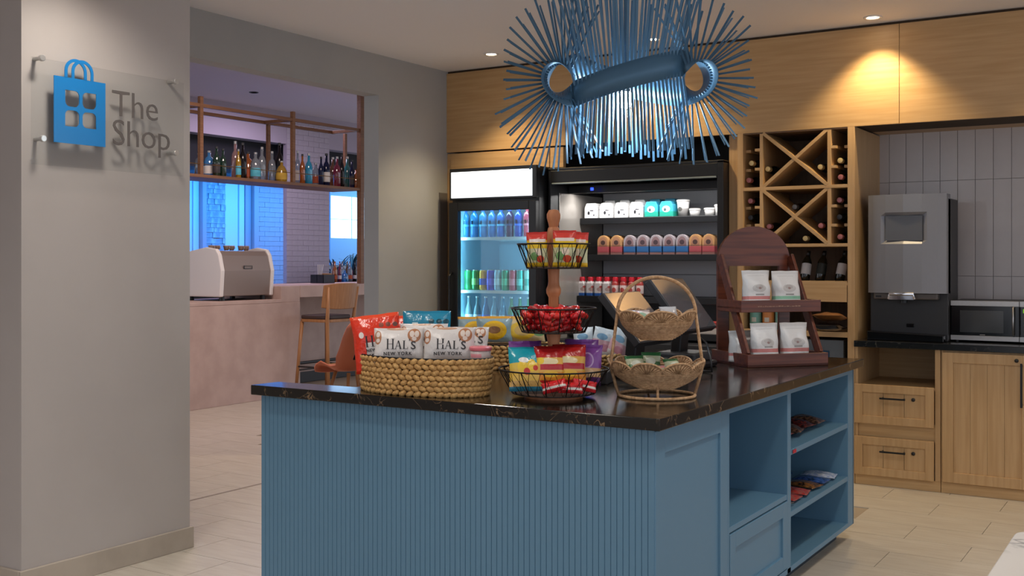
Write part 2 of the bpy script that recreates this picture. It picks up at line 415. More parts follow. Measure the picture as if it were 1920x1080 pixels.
# shaker drawer below the wide bay
b = MB(); y0, y1, z0, z1 = 3.903, 4.584, .103, .390
for a in ((y0, y0+.06, z0, z1), (y1-.06, y1, z0, z1), (y0+.06, y1-.06, z0, z0+.06), (y0+.06, y1-.06, z1-.06, z1)):
    b.box(IX1-.02-ox, IX1+.002-ox, a[0]-oy, a[1]-oy, a[2], a[3])
dr = b.build('drawer_frame', BLUE, isl, bevel=.002)
ibox('drawer_panel', IX1-.02, IX1-.008, y0+.055, y1-.055, z0+.055, z1-.055, parent=dr)
# recessed plinth
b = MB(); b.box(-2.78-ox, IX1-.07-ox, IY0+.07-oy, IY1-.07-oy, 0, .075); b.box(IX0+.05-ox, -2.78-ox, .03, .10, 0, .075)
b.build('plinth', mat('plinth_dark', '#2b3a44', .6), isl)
# stone worktop (own thing)
top = thing('stone_worktop', 'polished black veined stone worktop lying on the blue island', 'worktop', (-1.448, 3.20, .874))
px, py = -1.448, 3.20
poly = [(-3.263, 3.20), (-1.448, 3.20), (-1.448, 5.735), (-2.85, 5.735), (-2.85, 3.372), (-3.25, 3.345)]
MB().prism([(a-px, c-py) for a, c in poly], 0, .040, 'xy').build('slab', COUNTER, top, bevel=.003)
ZC = .914

# ================================================================== TALL WINE CABINET
wc = thing('wine_cabinet', 'tall oak cabinet with crossed wine racks and open shelves', 'cabinet', (-2.62, CY, 0))
def wbox(name, x0, x1, y0, y1, z0, z1, m=OAKZ, parent=wc, bevel=.001): return box(name, x0+2.62, x1+2.62, y0-CY, y1-CY, z0, z1, m, parent, bevel)
YB = 7.62
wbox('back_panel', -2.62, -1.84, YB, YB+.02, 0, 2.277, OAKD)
wbox('side_panel', -2.62, -2.58, CY, YB, 0, 2.277)
wbox('side_panel', -1.883, -1.838, CY, 7.712, 0, 2.277)
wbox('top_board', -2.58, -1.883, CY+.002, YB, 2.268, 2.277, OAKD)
wbox('divider', -2.465, -2.443, CY+.003, YB, 1.53, 2.272)
wbox('divider', -2.013, -1.989, CY+.003, YB, 1.53, 2.272)
wbox('shelf', -2.58, -1.883, CY+.002, YB, 1.890, 1.912, OAK)
wbox('shelf', -2.58, -1.883, CY+.002, YB, 1.512, 1.532, OAK)
wbox('shelf', -2.58, -1.883, CY+.002, YB, 1.262, 1.282, OAK)
wbox('drawer_front', -2.575, -1.888, CY, CY+.02, 1.155, 1.290, OAK)
wbox('shelf', -2.58, -1.883, CY+.002, YB, .928, .962, OAK)
wbox('shelf', -2.58, -1.883, CY+.002, YB, .50, .53, OAK)
wbox('plinth', -2.58, -1.883, CY+.01, CY+.03, 0, .50, OAK)
for z0, z1 in ((1.532, 1.890), (1.912, 2.272)):
    for s in (0, 1):
        a = (-2.443, z0) if s == 0 else (-2.443, z1); c = (-2.013, z1) if s == 0 else (-2.013, z0)
        b = MB(); dy = .001 if s else .003
        b.beam((a[0]+2.62, .16+dy, a[1]), (c[0]+2.62, .16+dy, c[1]), .32, .022, up=(0, 0, 1)); b.build('cross_board', OAK, wc, bevel=.001)
pegm = MB().box(0, .034, .0, .35, -.009, .009).mesh('rack_ledge', OAK)
for v in (281, 317, 388.6, 422):
    z = at(1420, v, y=CY).z
    inst('rack_ledge', pegm, wc, (-2.499+2.62, .004, z)); inst('rack_ledge', pegm, wc, (-2.58+2.62, .06, z-.002))
for v in (275, 312, 386, 422):
    z = at(1565, v, y=CY).z
    inst('rack_ledge', pegm, wc, (-1.989+2.62, .004, z)); inst('rack_ledge', pegm, wc, (-1.917+2.62, .05, z+.002))

# ================================================================== BASE CABINETS AND BACK COUNTER
bc = thing('base_cabinet', 'oak base cabinet with open cubby and two drawers beside the island', 'cabinet', (-1.836, CY, 0))
def bbox(name, x0, x1, y0, y1, z0, z1, m=OAKZ, parent=bc, bevel=.0015, o=-1.836): return box(name, x0-o, x1-o, y0-CY, y1-CY, z0, z1, m, parent, bevel)
bbox('plinth', -1.836, -1.32, CY+.002, CY+.02, 0, .066, OAK)
bbox('stile', -1.352, -1.320, CY+.001, 7.70, 0.066, .874)
bbox('side_panel', -1.836, -1.818, CY+.001, 7.70, .066, .874)
bbox('back_panel', -1.818, -1.352, 7.60, 7.62, .066, .874, OAK)
bbox('cubby_floor', -1.818, -1.352, CY+.004, 7.60, .618, .636, OAK)
bbox('filler_rail', -1.818, -1.352, CY+.012, CY+.03, .30, .41, OAK)
def shaker(parent_root, name, x0, x1, z0, z1, o, st=.05, planks=3, y=CY-.018, joint=False):
    b = MB()
    for a in ((x0, x0+st, z0, z1), (x1-st, x1, z0, z1), (x0+st, x1-st, z0, z0+st), (x0+st, x1-st, z1-st, z1)):
        b.box(a[0]-o, a[1]-o, y-CY, y+.02-CY, a[2], a[3])
    f = b.build(name, OAKZ, parent_root, bevel=.002)
    w = (x1-x0-2*st)/planks
    for i in range(planks):
        g = .0012 if joint else 0.0006
        box('plank', x0+st+i*w+g-o, x0+st+(i+1)*w-g-o, y+.010-CY, y+.018-CY, z0+st, z1-st, OAKZ, f, bevel=.001)
    return f
def bar_handle(parent, x, z, o, length=.10, vert=False, y=CY-.018):
    b = MB(); yy = y-CY
    if vert:
        b.box(x-o-.006, x-o+.006, yy-.034, yy-.022, z-length/2, z+length/2); b.box(x-o-.005, x-o+.005, yy-.024, yy, z-length/2+.01, z-length/2+.02); b.box(x-o-.005, x-o+.005, yy-.024, yy, z+length/2-.02, z+length/2-.01)
    else:
        b.box(x-o-length/2, x-o+length/2, yy-.034, yy-.022, z-.005, z+.005); b.box(x-o-length/2+.008, x-o-length/2+.018, yy-.024, yy+.01, z-.004, z+.004); b.box(x-o+length/2-.018, x-o+length/2-.008, yy-.024, yy+.01, z-.004, z+.004)
    return b.build('handle', BLACK, parent, bevel=.001)
def lock_knob(parent, x, z, o, y=CY-.018, dy=.01):
    return MB().lathe([(.011, 0), (.012, .006), (.009, .010), (.001, .011)], 16).build('lock', BLACK, parent, smooth=True, loc=(x-o, y-CY+dy, z), rot=(PI/2, 0, 0))
for z0, z1, hv in ((.392, .640, 747), (.066, .309, 847)):
    f = shaker(bc, 'drawer', -1.836, -1.356, z0, z1, -1.836, joint=True)
    hz = at(1675, hv, y=CY).z
    bar_handle(f, at(1676, hv, y=CY).x, hz, -1.836, .155); lock_knob(f, at(1713, hv, y=CY).x, hz, -1.836)
o2 = -1.316
bd = thing('base_cabinet', 'oak base cabinet with tall shaker door below the microwave', 'cabinet', (o2, CY, 0))
bbox('plinth', -1.316, -.28, CY+.002, CY+.02, 0, .066, OAK, bd, o=o2)
bbox('body', -1.316, -.28, CY+.004, 7.70, .066, .874, OAKZ, bd, o=o2)
f = shaker(bd, 'door', -1.306, -.800, .070, .862, o2, st=.062, planks=4)
bar_handle(f, -.862, at(1916, 722, y=CY).z, o2, .26, True); lock_knob(f, at(1907, 676, y=CY).x, at(1907, 676, y=CY).z, o2, dy=.0)
f = shaker(bd, 'door', -.796, -.285, .070, .862, o2, st=.062, planks=4)
bar_handle(f, -.735, at(1916, 722, y=CY).z, o2, .26, True)
t = thing('back_worktop', 'dark stone worktop along the tiled niche', 'worktop', (-1.836, 7.02, .874))
MB().box(0, 1.6, 0, .69, 0, .040).build('slab', COUNTER2, t, bevel=.003)
ZB = .914

# ================================================================== BEVERAGE FRIDGE
FXL, FXR, FYF = -4.866, -4.087, 6.85
fr = thing('beverage_fridge', 'black glass door drinks fridge with glowing white header panel', 'fridge', (FXL, FYF, 0))
def fbox(name, x0, x1, y0, y1, z0, z1, m=BLACK, parent=fr, bevel=.002): return box(name, x0-FXL, x1-FXL, y0-FYF, y1-FYF, z0, z1, m, parent, bevel)
FIN = mat('fridge_lining', '#93bccd', .4)
fbox('side_panel', FXL, FXL+.035, FYF+.05, 7.55, .06, 2.12); fbox('side_panel', FXR-.035, FXR, FYF+.05, 7.55, .06, 2.12)
fbox('back_panel', FXL+.035, FXR-.035, 7.52, 7.55, .06, 2.12)
fbox('lining', FXL+.036, FXR-.036, 7.505, 7.519, .25, 1.86, FIN)
fbox('lining', FXL+.036, FXL+.042, FYF+.06, 7.505, .25, 1.86, FIN); fbox('lining', FXR-.042, FXR-.036, FYF+.06, 7.505, .25, 1.86, FIN)
fbox('floor_tray', FXL+.035, FXR-.035, FYF+.05, 7.52, .06, .25); fbox('ceiling_tray', FXL+.035, FXR-.035, FYF+.05, 7.52, 1.86, 2.12)
fbox('header', FXL, FXR, FYF+.01, FYF+.05, 1.885, 2.125)
fbox('light_panel', FXL+.022, FXR-.035, FYF-.002, FYF+.012, 1.900, 2.098, emit('fridge_header_glow', '#eef5fb', 1.15))
b = MB()
for a in ((0, .082, .30, 1.865), (.779-.062, .779, .30, 1.865), (.082, .779-.062, 1.80, 1.865), (.082, .779-.062, .30, .40)):
    b.box(a[0], a[1], 0, .048, a[2], a[3])
dfm = b.build('door_frame', BLACK, fr, bevel=.004)
box('door_glass', .082, .779-.062, .018, .024, .40, 1.80, GLASSC, dfm)
MB().tube([(.03, -.004, .75), (.03, -.04, .78), (.03, -.04, 1.30), (.03, -.004, 1.33)], .009, 8).build('door_handle', BLACK, dfm, smooth=True)
fbox('grille', FXL, FXR, FYF+.02, FYF+.05, .06, .30)
shelf_z = [at(925, 447, y=6.98).z, at(925, 547, y=6.98).z, at(925, 614, y=6.98).z, .46]
SHM = mat('wire_shelf_white', '#dfe9ec', .35)
for z in shelf_z:
    b = MB(); b.box(.042, .737, .10, .118, -.012, .010)
    for i in range(14): b.box(.05+i*.052, .056+i*.052, .118, .62, -.006, 0)
    b.box(.042, .737, .60, .62, -.008, 0)
    b.build('shelf', SHM, fr, loc=(0, 0, z))
lamp('fridge_led_strip', 'AREA', (.39, .09, 1.855), 2.2, (.42, .80, 1), fr, (math.radians(25), 0, 0), shape='RECTANGLE', size=.6, size_y=.03)
for s in (.058, .72):
    box('led_strip', s-.007, s+.007, .055, .062, .42, 1.80, emit('led_strip_glow', '#9fdcff', 1.6), fr)
    lamp('fridge_side_led', 'AREA', (s, .075, 1.1), 2.6, (.36, .76, 1), fr, (PI/2, 0, 0.6 if s > .3 else -.6), shape='RECTANGLE', size=.02, size_y=1.3)

def bottle(name, label, cat, loc, prof, body_m, cap_m=None, cap=None, lab=None, lab_m=None, group=None, rot=None, n=14, neck=None, neck_m=None):
    t = thing(name, label, cat, loc, group=group, rot=rot)
    MB().lathe(prof, n).build('body', body_m, t, smooth=True)
    if cap: MB().lathe([(cap[0], cap[1]), (cap[0], cap[2]), (cap[0]*.85, cap[2]+.002)], n).build('cap', cap_m, t, auto=True)
    if lab: MB().lathe([(lab[0], lab[1]), (lab[0], lab[2])], n, cap=False).build('label_wrap', lab_m, t, smooth=True)
    if neck: MB().lathe(neck, n).build('neck_foil', neck_m, t, smooth=True)
    return t
PET = [(.024, 0), (.031, .006), (.032, .05), (.029, .075), (.0325, .10), (.0325, .150), (.029, .172), (.015, .190), (.0135, .20)]
names = ['leftmost teal blue bottle', 'second teal blue bottle from the left', 'third teal blue bottle from the left', 'fourth teal blue bottle from the left', 'blue bottle beside the dark one', 'dark purple bottle with a blue cap', 'deep blue bottle beside the red one', 'red pink bottle at the right end']
cols = ['#2f86bb', '#2477b0', '#2a7fb6', '#226fac', '#1c5fa8', '#3a274c', '#17469c', '#c84a5c']
for i, (nm, c) in enumerate(zip(names, cols)):
    p = at(873+i*16.6, 444, y=7.02)
    m = mat('drink_'+c[1:], c, .12, 0, spec=.6); mc = mat('cap_blue', '#1f4fae', .4) if i < 7 else mat('cap_red', '#b53040', .4)
    bottle('drink_bottle', nm+' on the upper fridge shelf', 'bottle', (p.x, 7.02, shelf_z[0]+.010), PET, m, mc, (.0145, .198, .212), (.0325, .085, .128), mat('lbl_'+c[1:], ['#57b6de', '#4aa8d8'][i % 2] if i < 5 else ['#32406e', '#2a6ad0', '#f28b98'][i-5], .4), group='bottles on the upper fridge shelf')
CAN = [(.024, 0), (.030, .006), (.031, .012), (.031, .135), (.027, .148), (.026, .152)]
names = ['green can at the left end', 'dark green can beside the orange one', 'orange can with a blue mark', 'purple can', 'pale grey can', 'bright green can', 'red can', 'emerald green can', 'pale green patterned can at the right end']
cols = ['#3fae6a', '#3f8f57', '#e0a43a', '#4d48b8', '#a9c6d2', '#2fa87c', '#c85a68', '#2aa695', '#9fd9c8']
for i, (nm, c) in enumerate(zip(names, cols)):
    p = at(878+i*14.0, 545, y=7.02)
    bottle('drink_can', nm+' on the middle fridge shelf', 'can', (p.x, 7.02, shelf_z[1]+.010), CAN, mat('can_'+c[1:], c, .22, .3), STEEL, (.026, .152, .156), (.0315, .04, .09), mat('canl_'+c[1:], ['#2c7d50', '#8fcf78', '#2a54b0', '#6f6ae0', '#d8eef4', '#65d3a2', '#e68a92', '#6cd0c0', '#3d9a86'][i], .3), group='cans on the middle fridge shelf')
GLB = [(.026, 0), (.030, .005), (.030, .10), (.024, .135), (.012, .17), (.0115, .215)]
cols = ['#7f9aa0', '#6f8f96', '#3d83b0', '#6fa5bb', '#5b9ab8', '#5b9474', '#4a8a66', '#4f9270']
nm = ['white labelled clear bottle at the left', 'second clear bottle from the left', 'blue labelled bottle third from the left', 'pale blue bottle fourth from the left', 'pale blue bottle fifth from the left', 'green tinted bottle sixth from the left', 'green tinted bottle seventh from the left', 'green tinted bottle at the right']
for i, c in enumerate(cols):
    p = at(879+i*16, 612, y=7.02)
    bottle('glass_bottle', nm[i]+' on the lower fridge shelf', 'bottle', (p.x, 7.02, shelf_z[2]+.010), GLB, mat('gb_'+c[1:], c, .1, 0, spec=.7), mat('crown_cap', '#b9c4c8', .3, .6), (.0135, .213, .224), (.0305, .03, .085), mat('gl_'+str(i % 3), ['#eef2f2', '#e3ebea', '#2f6fd0'][i % 3], .4), group='bottles on the lower fridge shelf')

# ================================================================== OPEN CHILLER
KX0, KX1, KYF = -4.068, -2.70, 7.0
kc = thing('open_chiller', 'black open front chiller cabinet with stepped shelves', 'chiller', (KX0, KYF, 0))
def kbox(name, x0, x1, y0, y1, z0, z1, m=BLACK, parent=kc, bevel=.003): return box(name, x0-KX0, x1-KX0, y0-KYF, y1-KYF, z0, z1, m, parent, bevel)
KLIN = mat('chiller_lining', '#b9b9bd', .45)
kbox('side_panel', KX0, KX0+.02, KYF, 7.88, .0, 2.10); kbox('side_panel', KX1-.045, KX1, KYF, 7.88, 0, 2.10)
kbox('side_lining', KX0+.021, KX0+.027, 7.12, 7.82, .8, 1.93, mat('side_mirror', '#9a948d', .16, .25))
kbox('side_lining', KX1-.052, KX1-.046, 7.12, 7.82, .8, 1.93, KLIN)
kbox('back_panel', KX0+.02, KX1-.045, 7.84, 7.88, 0, 2.10)
for i in range(4):
    kbox('back_lining', KX0+.03, KX1-.055, 7.825, 7.838, 1.10+i*.215, 1.10+i*.215+.212, KLIN)
kbox('top', KX0, KX1, KYF+.0, 7.88, 2.085, 2.105)
kbox('fascia', KX0+.02, KX1-.045, KYF, KYF+.03, 1.995, 2.085)
kbox('fascia_trim', KX0+.03, KX1-.05, KYF-.004, KYF+.02, 1.985, 1.996, mat('aluminium_trim', '#9aa5a6', .3, .7))
kbox('rear_canopy', KX0+.02, KX1-.045, 7.28, 7.84, 1.955, 1.985)
kbox('canopy_lip', KX0+.028, KX1-.055, 7.26, 7.285, 1.93, 1.988)
MB().lathe([(.0, 0), (.012, 0), (.012, .02), (.0, .02)], 12).build('status_light', emit('status_blue', '#2a49ff', 2.5), kc, loc=(at(1110, 343, y=7.2).x-KX0, .2, 1.945))
kbox('led_tube', KX0+.05, KX1-.07, 7.30, 7.315, 1.945, 1.956, emit('chiller_led', '#f4f2ee', 4))
lamp('chiller_led_light', 'AREA', ((KX1-KX0)/2, .33, 1.94), 9, (1, .98, .96), kc, (math.radians(-12), 0, 0), shape='RECTANGLE', size=1.2, size_y=.04)
SH = []
for v, yf, ref in ((408, 7.45, 1200), (478, 7.45, 1200), (556, 7.40, 1130), (628, 7.25, 1330)):
    z = at(ref, v, y=yf).z; SH.append(z)
    kbox('shelf', KX0+.03, KX1-.055, yf, 7.82, z-.03, z, DKGREY)
    kbox('shelf_edge', KX0+.03, KX1-.055, yf-.012, yf, z-.045, z+.004, BLACK)
kbox('wire_guard', KX0+.05, KX1-.07, 7.435, 7.438, SH[1]+.068, SH[1]+.071, WIRE)
kbox('base', KX0+.02, KX1-.045, KYF, 7.84, .08, SH[3]-.06)
kbox('kick', KX0+.02, KX1-.045, KYF+.04, 7.8, 0, .08)
struct(box('trim_2', KX1+.003, -2.622, 7.10, 7.60, 0, 2.277, OAKZ))

def tub(name, label, loc, w, d, h, m, group, dome=0, lid_m=None, cat='pack'):
    t = thing(name, label, cat, loc, group=group)
    if dome:
        k = 10; pts = [(-w/2, 0), (w/2, 0), (w/2, h-dome)]+[(w/2*math.cos(PI*i/k), h-dome+dome*math.sin(PI*i/k)) for i in range(1, k)]+[(-w/2, h-dome)]
        MB().prism(pts, -d/2, d/2, 'xz').build('sleeve', m, t, bevel=.003)
    else:
        c = .22*w; pts = [(-w/2, 0), (w/2, 0), (w/2*.96, h*.72), (w/2-c*.7, h), (-w/2+c*.7, h), (-w/2*.96, h*.72)]
        MB().prism(pts, -d/2, d/2, 'xz').build('carton', m, t, bevel=.006)
    if lid_m: MB().box(-w/2*.9, w/2*.9, -d/2-.003, -d/2, .006, h*.28).build('lower_band', lid_m, t, bevel=.001)
    return t
cow = [pmat('yogurt_white_%d' % i, [(0, '#f0efee')], [('e', .35+.08*i, .36, .09, .12, '#24242a'), ('r', .45, .72, .48, .55, '#3a3a40'), ('e', .75, .22, .05, .06, '#33333a')], .4, 0, speck=(9+i, .66, '#2a2a30', .1, .9)) for i in range(2)]
teal = pmat('yogurt_teal', [(0, '#1f9a86'), (.35, '#37a9c4'), (.8, '#2a93b0')], [('e', .5, .5, .28, .2, '#e8f1f1'), ('e', .42, .46, .09, .1, '#40505a')], .4, 0)
for row in (0, 1):
    for i in range(6):
        if row and i in (0,): continue
        p = at(1113+i*28.2+(7 if row else 0), 406, y=7.50+row*.14)
        lb = ['white carton with black spots at the left end', 'second white spotted carton from the left', 'third white spotted carton from the left', 'white spotted carton next to the teal ones', 'left teal carton with white label', 'right teal carton with white label'][i]
        tub('yogurt_carton', ('%s of the top chiller shelf' % lb) if not row else ('%s, rear row of the top chiller shelf' % lb), (p.x, 7.50+row*.14, SH[0]+.001), .112, .10, .118+row*.026, teal if i > 3 else cow[i % 2], 'cartons on the top chiller shelf', cat='carton')
CUPM = pmat('cup_print', [(0, '#9d9a98'), (.55, '#e4e2df'), (.85, '#f1f0ee')], [('e', .4, .5, .2, .15, '#55534f')], .35, 0)
for i, (u, h, r) in enumerate(((1281, .128, .048), (1303, .06, .042), (1331, .062, .042), (1350, .085, .040))):
    p = at(u, 406, y=7.52)
    t = thing('dessert_cup', ['tall white lidded cup right of the teal cartons', 'short clear cup beside the tall white cup', 'short clear cup second from the right', 'clear cup at the right end of the top chiller shelf'][i], 'cup', (p.x, 7.52, SH[0]+.001), group='cups on the top chiller shelf')
    MB().lathe([(r*.75, 0), (r*.97, h-.015)], 18).build('cup', CUPM if i == 0 else mat('clear_cup', '#b9b7b5', .25), t, smooth=True)
    MB().lathe([(r, h-.015), (r*1.05, h-.012), (r*1.05, h-.004), (r*.9, h)], 18).build('lid', WHITE, t, auto=True)
orn = pmat('snack_dome_orange', [(0, '#9a6a60'), (.12, '#a84a50'), (.42, '#b98a5a')], [('e', .5, .56, .36, .34, '#a5765a'), ('r', .14, .86, .42, .56, '#9a6a50'), ('e', .5, .62, .2, .12, '#4a3430'), ('r', .0, 1, .12, .42, '#a84a50')], .35, 0)
blu = pmat('snack_dome_blue', [(0, '#9a6e66'), (.12, '#2a5f96'), (.42, '#9d9296')], [('e', .5, .56, .36, .34, '#84686a'), ('r', .14, .86, .42, .56, '#7d6264'), ('e', .5, .62, .2, .12, '#45343a'), ('r', .0, 1, .12, .42, '#2a5f96')], .35, 0)
lbls = ['orange arched snack tray at the left end', 'second orange arched snack tray from the left', 'leftmost blue arched snack tray', 'second blue arched snack tray', 'middle blue arched snack tray', 'fourth blue arched snack tray', 'rightmost blue arched snack tray', 'orange arched snack tray right of the blue ones', 'orange arched snack tray at the right end']
for i in range(9):
    p = at(1136+i*24.6, 476, y=7.50)
    tub('snack_tray', lbls[i]+' of the middle chiller shelf', (p.x, 7.50, SH[1]+.001), .096, .10, .150, orn if i in (0, 1, 7, 8) else blu, 'arched trays on the middle chiller shelf', dome=.05, cat='snack tray')
milk = pmat('juice_print', [(0, '#2b62b0'), (.2, '#ded5d2')], [('e', .5, .45, .3, .14, '#c2a29a'), ('e', .6, .6, .2, .08, '#b9564e')], .35, 0)
sauce = pmat('sauce_print', [(0, '#8f4a35'), (.2, '#d9c2bb'), (.72, '#a63a34')], [('e', .5, .42, .3, .16, '#b5443c')], .35, 0)
for row in range(2):
    for i in range(8):
        if row and i > 6: continue
        p = at(1092+i*15.4+row*8, 555, y=7.45+row*.11)
        t = thing('squeeze_bottle', '%s white bottle with a red cap, %s row of the lower chiller shelf' % (['leftmost', 'second', 'third', 'fourth', 'fifth', 'sixth', 'seventh', 'eighth'][i], ['front', 'rear'][row]), 'bottle', (p.x, 7.45+row*.11, SH[2]+.001), group='red capped bottles on the lower chiller shelf')
        w, h = (.037 if i < 4 else .028), .118
        MB().lathe([(w*.95, 0), (w, .006), (w, h-.02), (w*.6, h)], 4 if i < 4 else 14).build('body', milk if i < 4 else sauce, t, smooth=i >= 4, rot=(0, 0, PI/4) if i < 4 else None, bevel=.004 if i < 4 else 0)
        MB().lathe([(.021, h-.004), (.021, h+.022), (.016, h+.03)], 14).build('cap', mat('cap_red_gloss', '#c41f2e', .25), t, auto=True)
for i in range(3):
    p = at(1315+i*26, 626, y=7.32)
    tub('meal_pack', ['left', 'middle', 'right'][i]+' red and white pack low in the chiller behind the till screen', (p.x, 7.32, SH[3]+.001), .12, .1, .09, pmat('meal_red', [(0, '#ded6d2'), (.5, '#c03a34')], (), .35, 0), 'packs low in the chiller', cat='pack')

# ================================================================== WINE BOTTLES
WP = [(.030, 0), (.037, .008), (.037, .185), (.030, .215), (.016, .245), (.0145, .30)]
wineg = mat('wine_glass_dark', '#10140f', .08, spec=.7)
foilc = {'c': ('#c8b27e', 'cream'), 'p': ('#a8696c', 'dusty pink'), 'k': ('#20222a', 'black'), 's': ('#8f8f90', 'silver')}
def wine_lying(u, v, f, label, ypos=CY+.03, r=1.0, tilt=0.0):
    p = at(u, v, y=ypos)
    t = thing('wine_bottle', label, 'wine bottle', (p.x, ypos+.30, p.z), group='bottles lying in the wine rack', rot=(PI/2+tilt, 0, 0))
    MB().lathe([(a*(.82 if a > .02 else 1), z) for a, z in WP], 16).build('body', wineg, t, smooth=True)
    MB().lathe([(.0168, .25), (.0172, .298), (.0165, .302), (.012, .3035), (.001, .3035)], 16).build('neck_foil', mat('foil_'+f, foilc[f][0], .4, .2), t, auto=True)
L1 = 'lying wine bottle with %s foil, %s'
for u, v, f, where in ((1409, 306, 'c', 'upper slot of the left column'), (1404, 338, 'p', 'above the middle shelf in the left column'), (1407, 377, 'p', 'just below the middle shelf in the left column'), (1407, 408, 'k', 'lowest visible in the left column'),
    (1439.5, 317, 'c', 'left pocket of the upper cross'), (1538, 313, 'c', 'right pocket of the upper cross'), (1442, 424.5, 'p', 'left pocket of the lower cross'), (1539, 423, 'p', 'right pocket of the lower cross'), (1490, 388, 's', 'top pocket of the lower cross'), (1510, 447, 'c', 'bottom pocket of the lower cross'),
    (1575, 301, 'c', 'top of the right column'), (1576, 332, 'p', 'above the middle shelf in the right column'), (1574, 375, 'p', 'just below the middle shelf in the right column'), (1574, 407, 'k', 'middle of the lower right column'), (1575, 444, 'p', 'lowest in the right column')):
    wine_lying(u, v, f, L1 % (foilc[f][1], where), ypos=CY+(.12 if f in 's' else .03))
wl = mat('wine_label_white', '#c9c6c6', .6)
for i, (u, v, tl, lb, lm) in enumerate(((1507, 526, .04, 'standing wine bottle with white label behind the coffee rack edge', wl), (1535, 526, .08, 'dark standing wine bottle without pale label on the wine cabinet shelf', mat('wine_label_dark', '#1c211d', .5)), (1572, 527, .12, 'leaning wine bottle with pale label beside the cabinet side', wl))):
    p = at(u, v, y=CY+.14)
    t = thing('wine_bottle', lb, 'wine bottle', (p.x, CY+.16, 1.283), group='wine bottles standing on the shelf', rot=(-.30, tl, 0))
    MB().lathe([(a*.85, z*.70) for a, z in WP], 16).build('body', wineg, t, smooth=True)
    MB().lathe([(.0322, .045), (.0322, .12)], 16, cap=False).build('label_wrap', lm, t, smooth=True)
    MB().lathe([(.0142, .178), (.0145, .211), (.001, .212)], 16).build('neck_foil', BLACK, t, smooth=True)

# ------------------------------------------------------------------ pillow bags
def bagmesh(w, h, t, mat_, nx=12, nz=14, seed=0, gus=False, name='bag'):
    rnd = random.Random(seed); ph = [rnd.uniform(0, 6) for _ in range(6)]
    seal = .06
    def half(x, z):   # x in -1..1, z 0..1
        a = max(0, 1-abs(x)**2.6)**.6; q = (z-seal)/(1-2*seal)
        bz = 0 if q <= 0 or q >= 1 else (max(0, 1-abs(2*q-1)**2.8))**.65
        if gus: bz = 0 if z > .86 else min(1, (.86-z)/.35)**.7; a = max(0, 1-abs(x)**6)**.5
        wr = .10*math.sin(5*x+ph[0]+3*z)+.08*math.sin(9*z+ph[1]+2*x)+.05*math.sin(14*x*z+ph[2])
        return t/2*a*bz*(1+wr)+.0006
    def edge(z): return 1-.05*math.sin(PI*min(1, max(0, z)))+.012*math.sin(11*z+ph[3])
    b = MB(); vs_ = []
    for s in (-1, 1):
        for j in range(nz+1):
            z = j/nz
            for i in range(nx+1):
                x = -1+2*i/nx
                zig = .004*h*math.sin(ph[4]+6*x) if j in (0, nz) else 0
                vs_.append((x*w/2*edge(z), s*half(x, z), z*h+zig))
    n = (nx+1)*(nz+1); fs = []
    for j in range(nz):
        for i in range(nx):
            a = j*(nx+1)+i; fs.append((a, a+1, a+nx+2, a+nx+1)); fs.append((n+a, n+a+nx+1, n+a+nx+2, n+a+1))
    for j in range(nz):
        a = j*(nx+1); fs.append((a, a+nx+1, n+a+nx+1, n+a)); a += nx; fs.append((a, n+a, n+a+nx+1, a+nx+1))
    for i in range(nx):
        fs.append((i, n+i, n+i+1, i+1)); a = nz*(nx+1)+i; fs.append((a, a+1, n+a+1, n+a))
    b.add(vs_, fs)
    me = b.mesh(name, mat_, True)
    return me, lambda x, z: half(2*x/w, z/h)
HF = {}
def bag(name, label, cat, loc, rot, w, h, t, m, group=None, seed=0, gus=False, texts=()):
    """rot: euler of the thing; bag front is -y, stands on its bottom seal"""
    r = thing(name, label, cat, loc, group=group, rot=rot)
    me, hf = bagmesh(w, h, t, m, seed=seed, gus=gus)
    inst('pouch', me, r); HF[r.name] = hf
    for s, x, z, size, col, sp_ in texts:
        vs_, fs = text_verts(s, size, 'LEFT', .0, sp_)
        b = MB(); b.add([(x+a, -hf(x+a, z+c)-.0022, z+c) for a, c, _ in vs_], fs); b.build('lettering', mat('ink_'+col[1:], col, .5), r)
    return r
# serif letters for the snack brand lettering
def serif_hals(size):
    b = MB(); s = size; st = .13*s; hl = .03*s
    def R(x0, x1, z0, z1): b.add([(x0, z0, 0), (x1, z0, 0), (x1, z1, 0), (x0, z1, 0)], [(0, 1, 2, 3)])
    def serif(x, z, w): R(x-w/2, x+w/2, z, z+hl)
    x = 0
    for xx in (.12*s, .62*s):
        R(xx-st/2, xx+st/2, 0, s); serif(xx, 0, .30*s); serif(xx, s-hl, .30*s)
    R(.12*s, .62*s, .48*s, .48*s+hl*1.3)
    x = .84*s; h2 = .82*s
    b.add([(x, 0, 0), (x+.05*s, 0, 0), (x+.34*s, h2, 0), (x+.28*s, h2, 0)], [(0, 1, 2, 3)])
    b.add([(x+.46*s, 0, 0), (x+.60*s, 0, 0), (x+.36*s, h2, 0), (x+.26*s, h2, 0)], [(0, 1, 2, 3)])
    R(x+.12*s, x+.5*s, .26*s, .26*s+hl*1.3); serif(x+.03*s, 0, .20*s); serif(x+.53*s, 0, .24*s)
    x = 1.62*s
    R(x, x+st, 0, h2); serif(x+st/2, 0, .28*s); serif(x+st/2, h2-hl, .28*s); R(x, x+.44*s, 0, hl*1.3); R(x+.40*s, x+.44*s, 0, .2*s)
    x = 2.16*s
    b.add([(x, .78*s, 0), (x+.05*s, .78*s, 0), (x+.12*s, s, 0), (x+.02*s, s, 0)], [(0, 1, 2, 3)])
    x = 2.30*s
    vs_, fs = text_verts('S', h2*1.38, 'LEFT', .0004)
    b.add([(x+a, c, 0) for a, c, _ in vs_], fs)
    return b
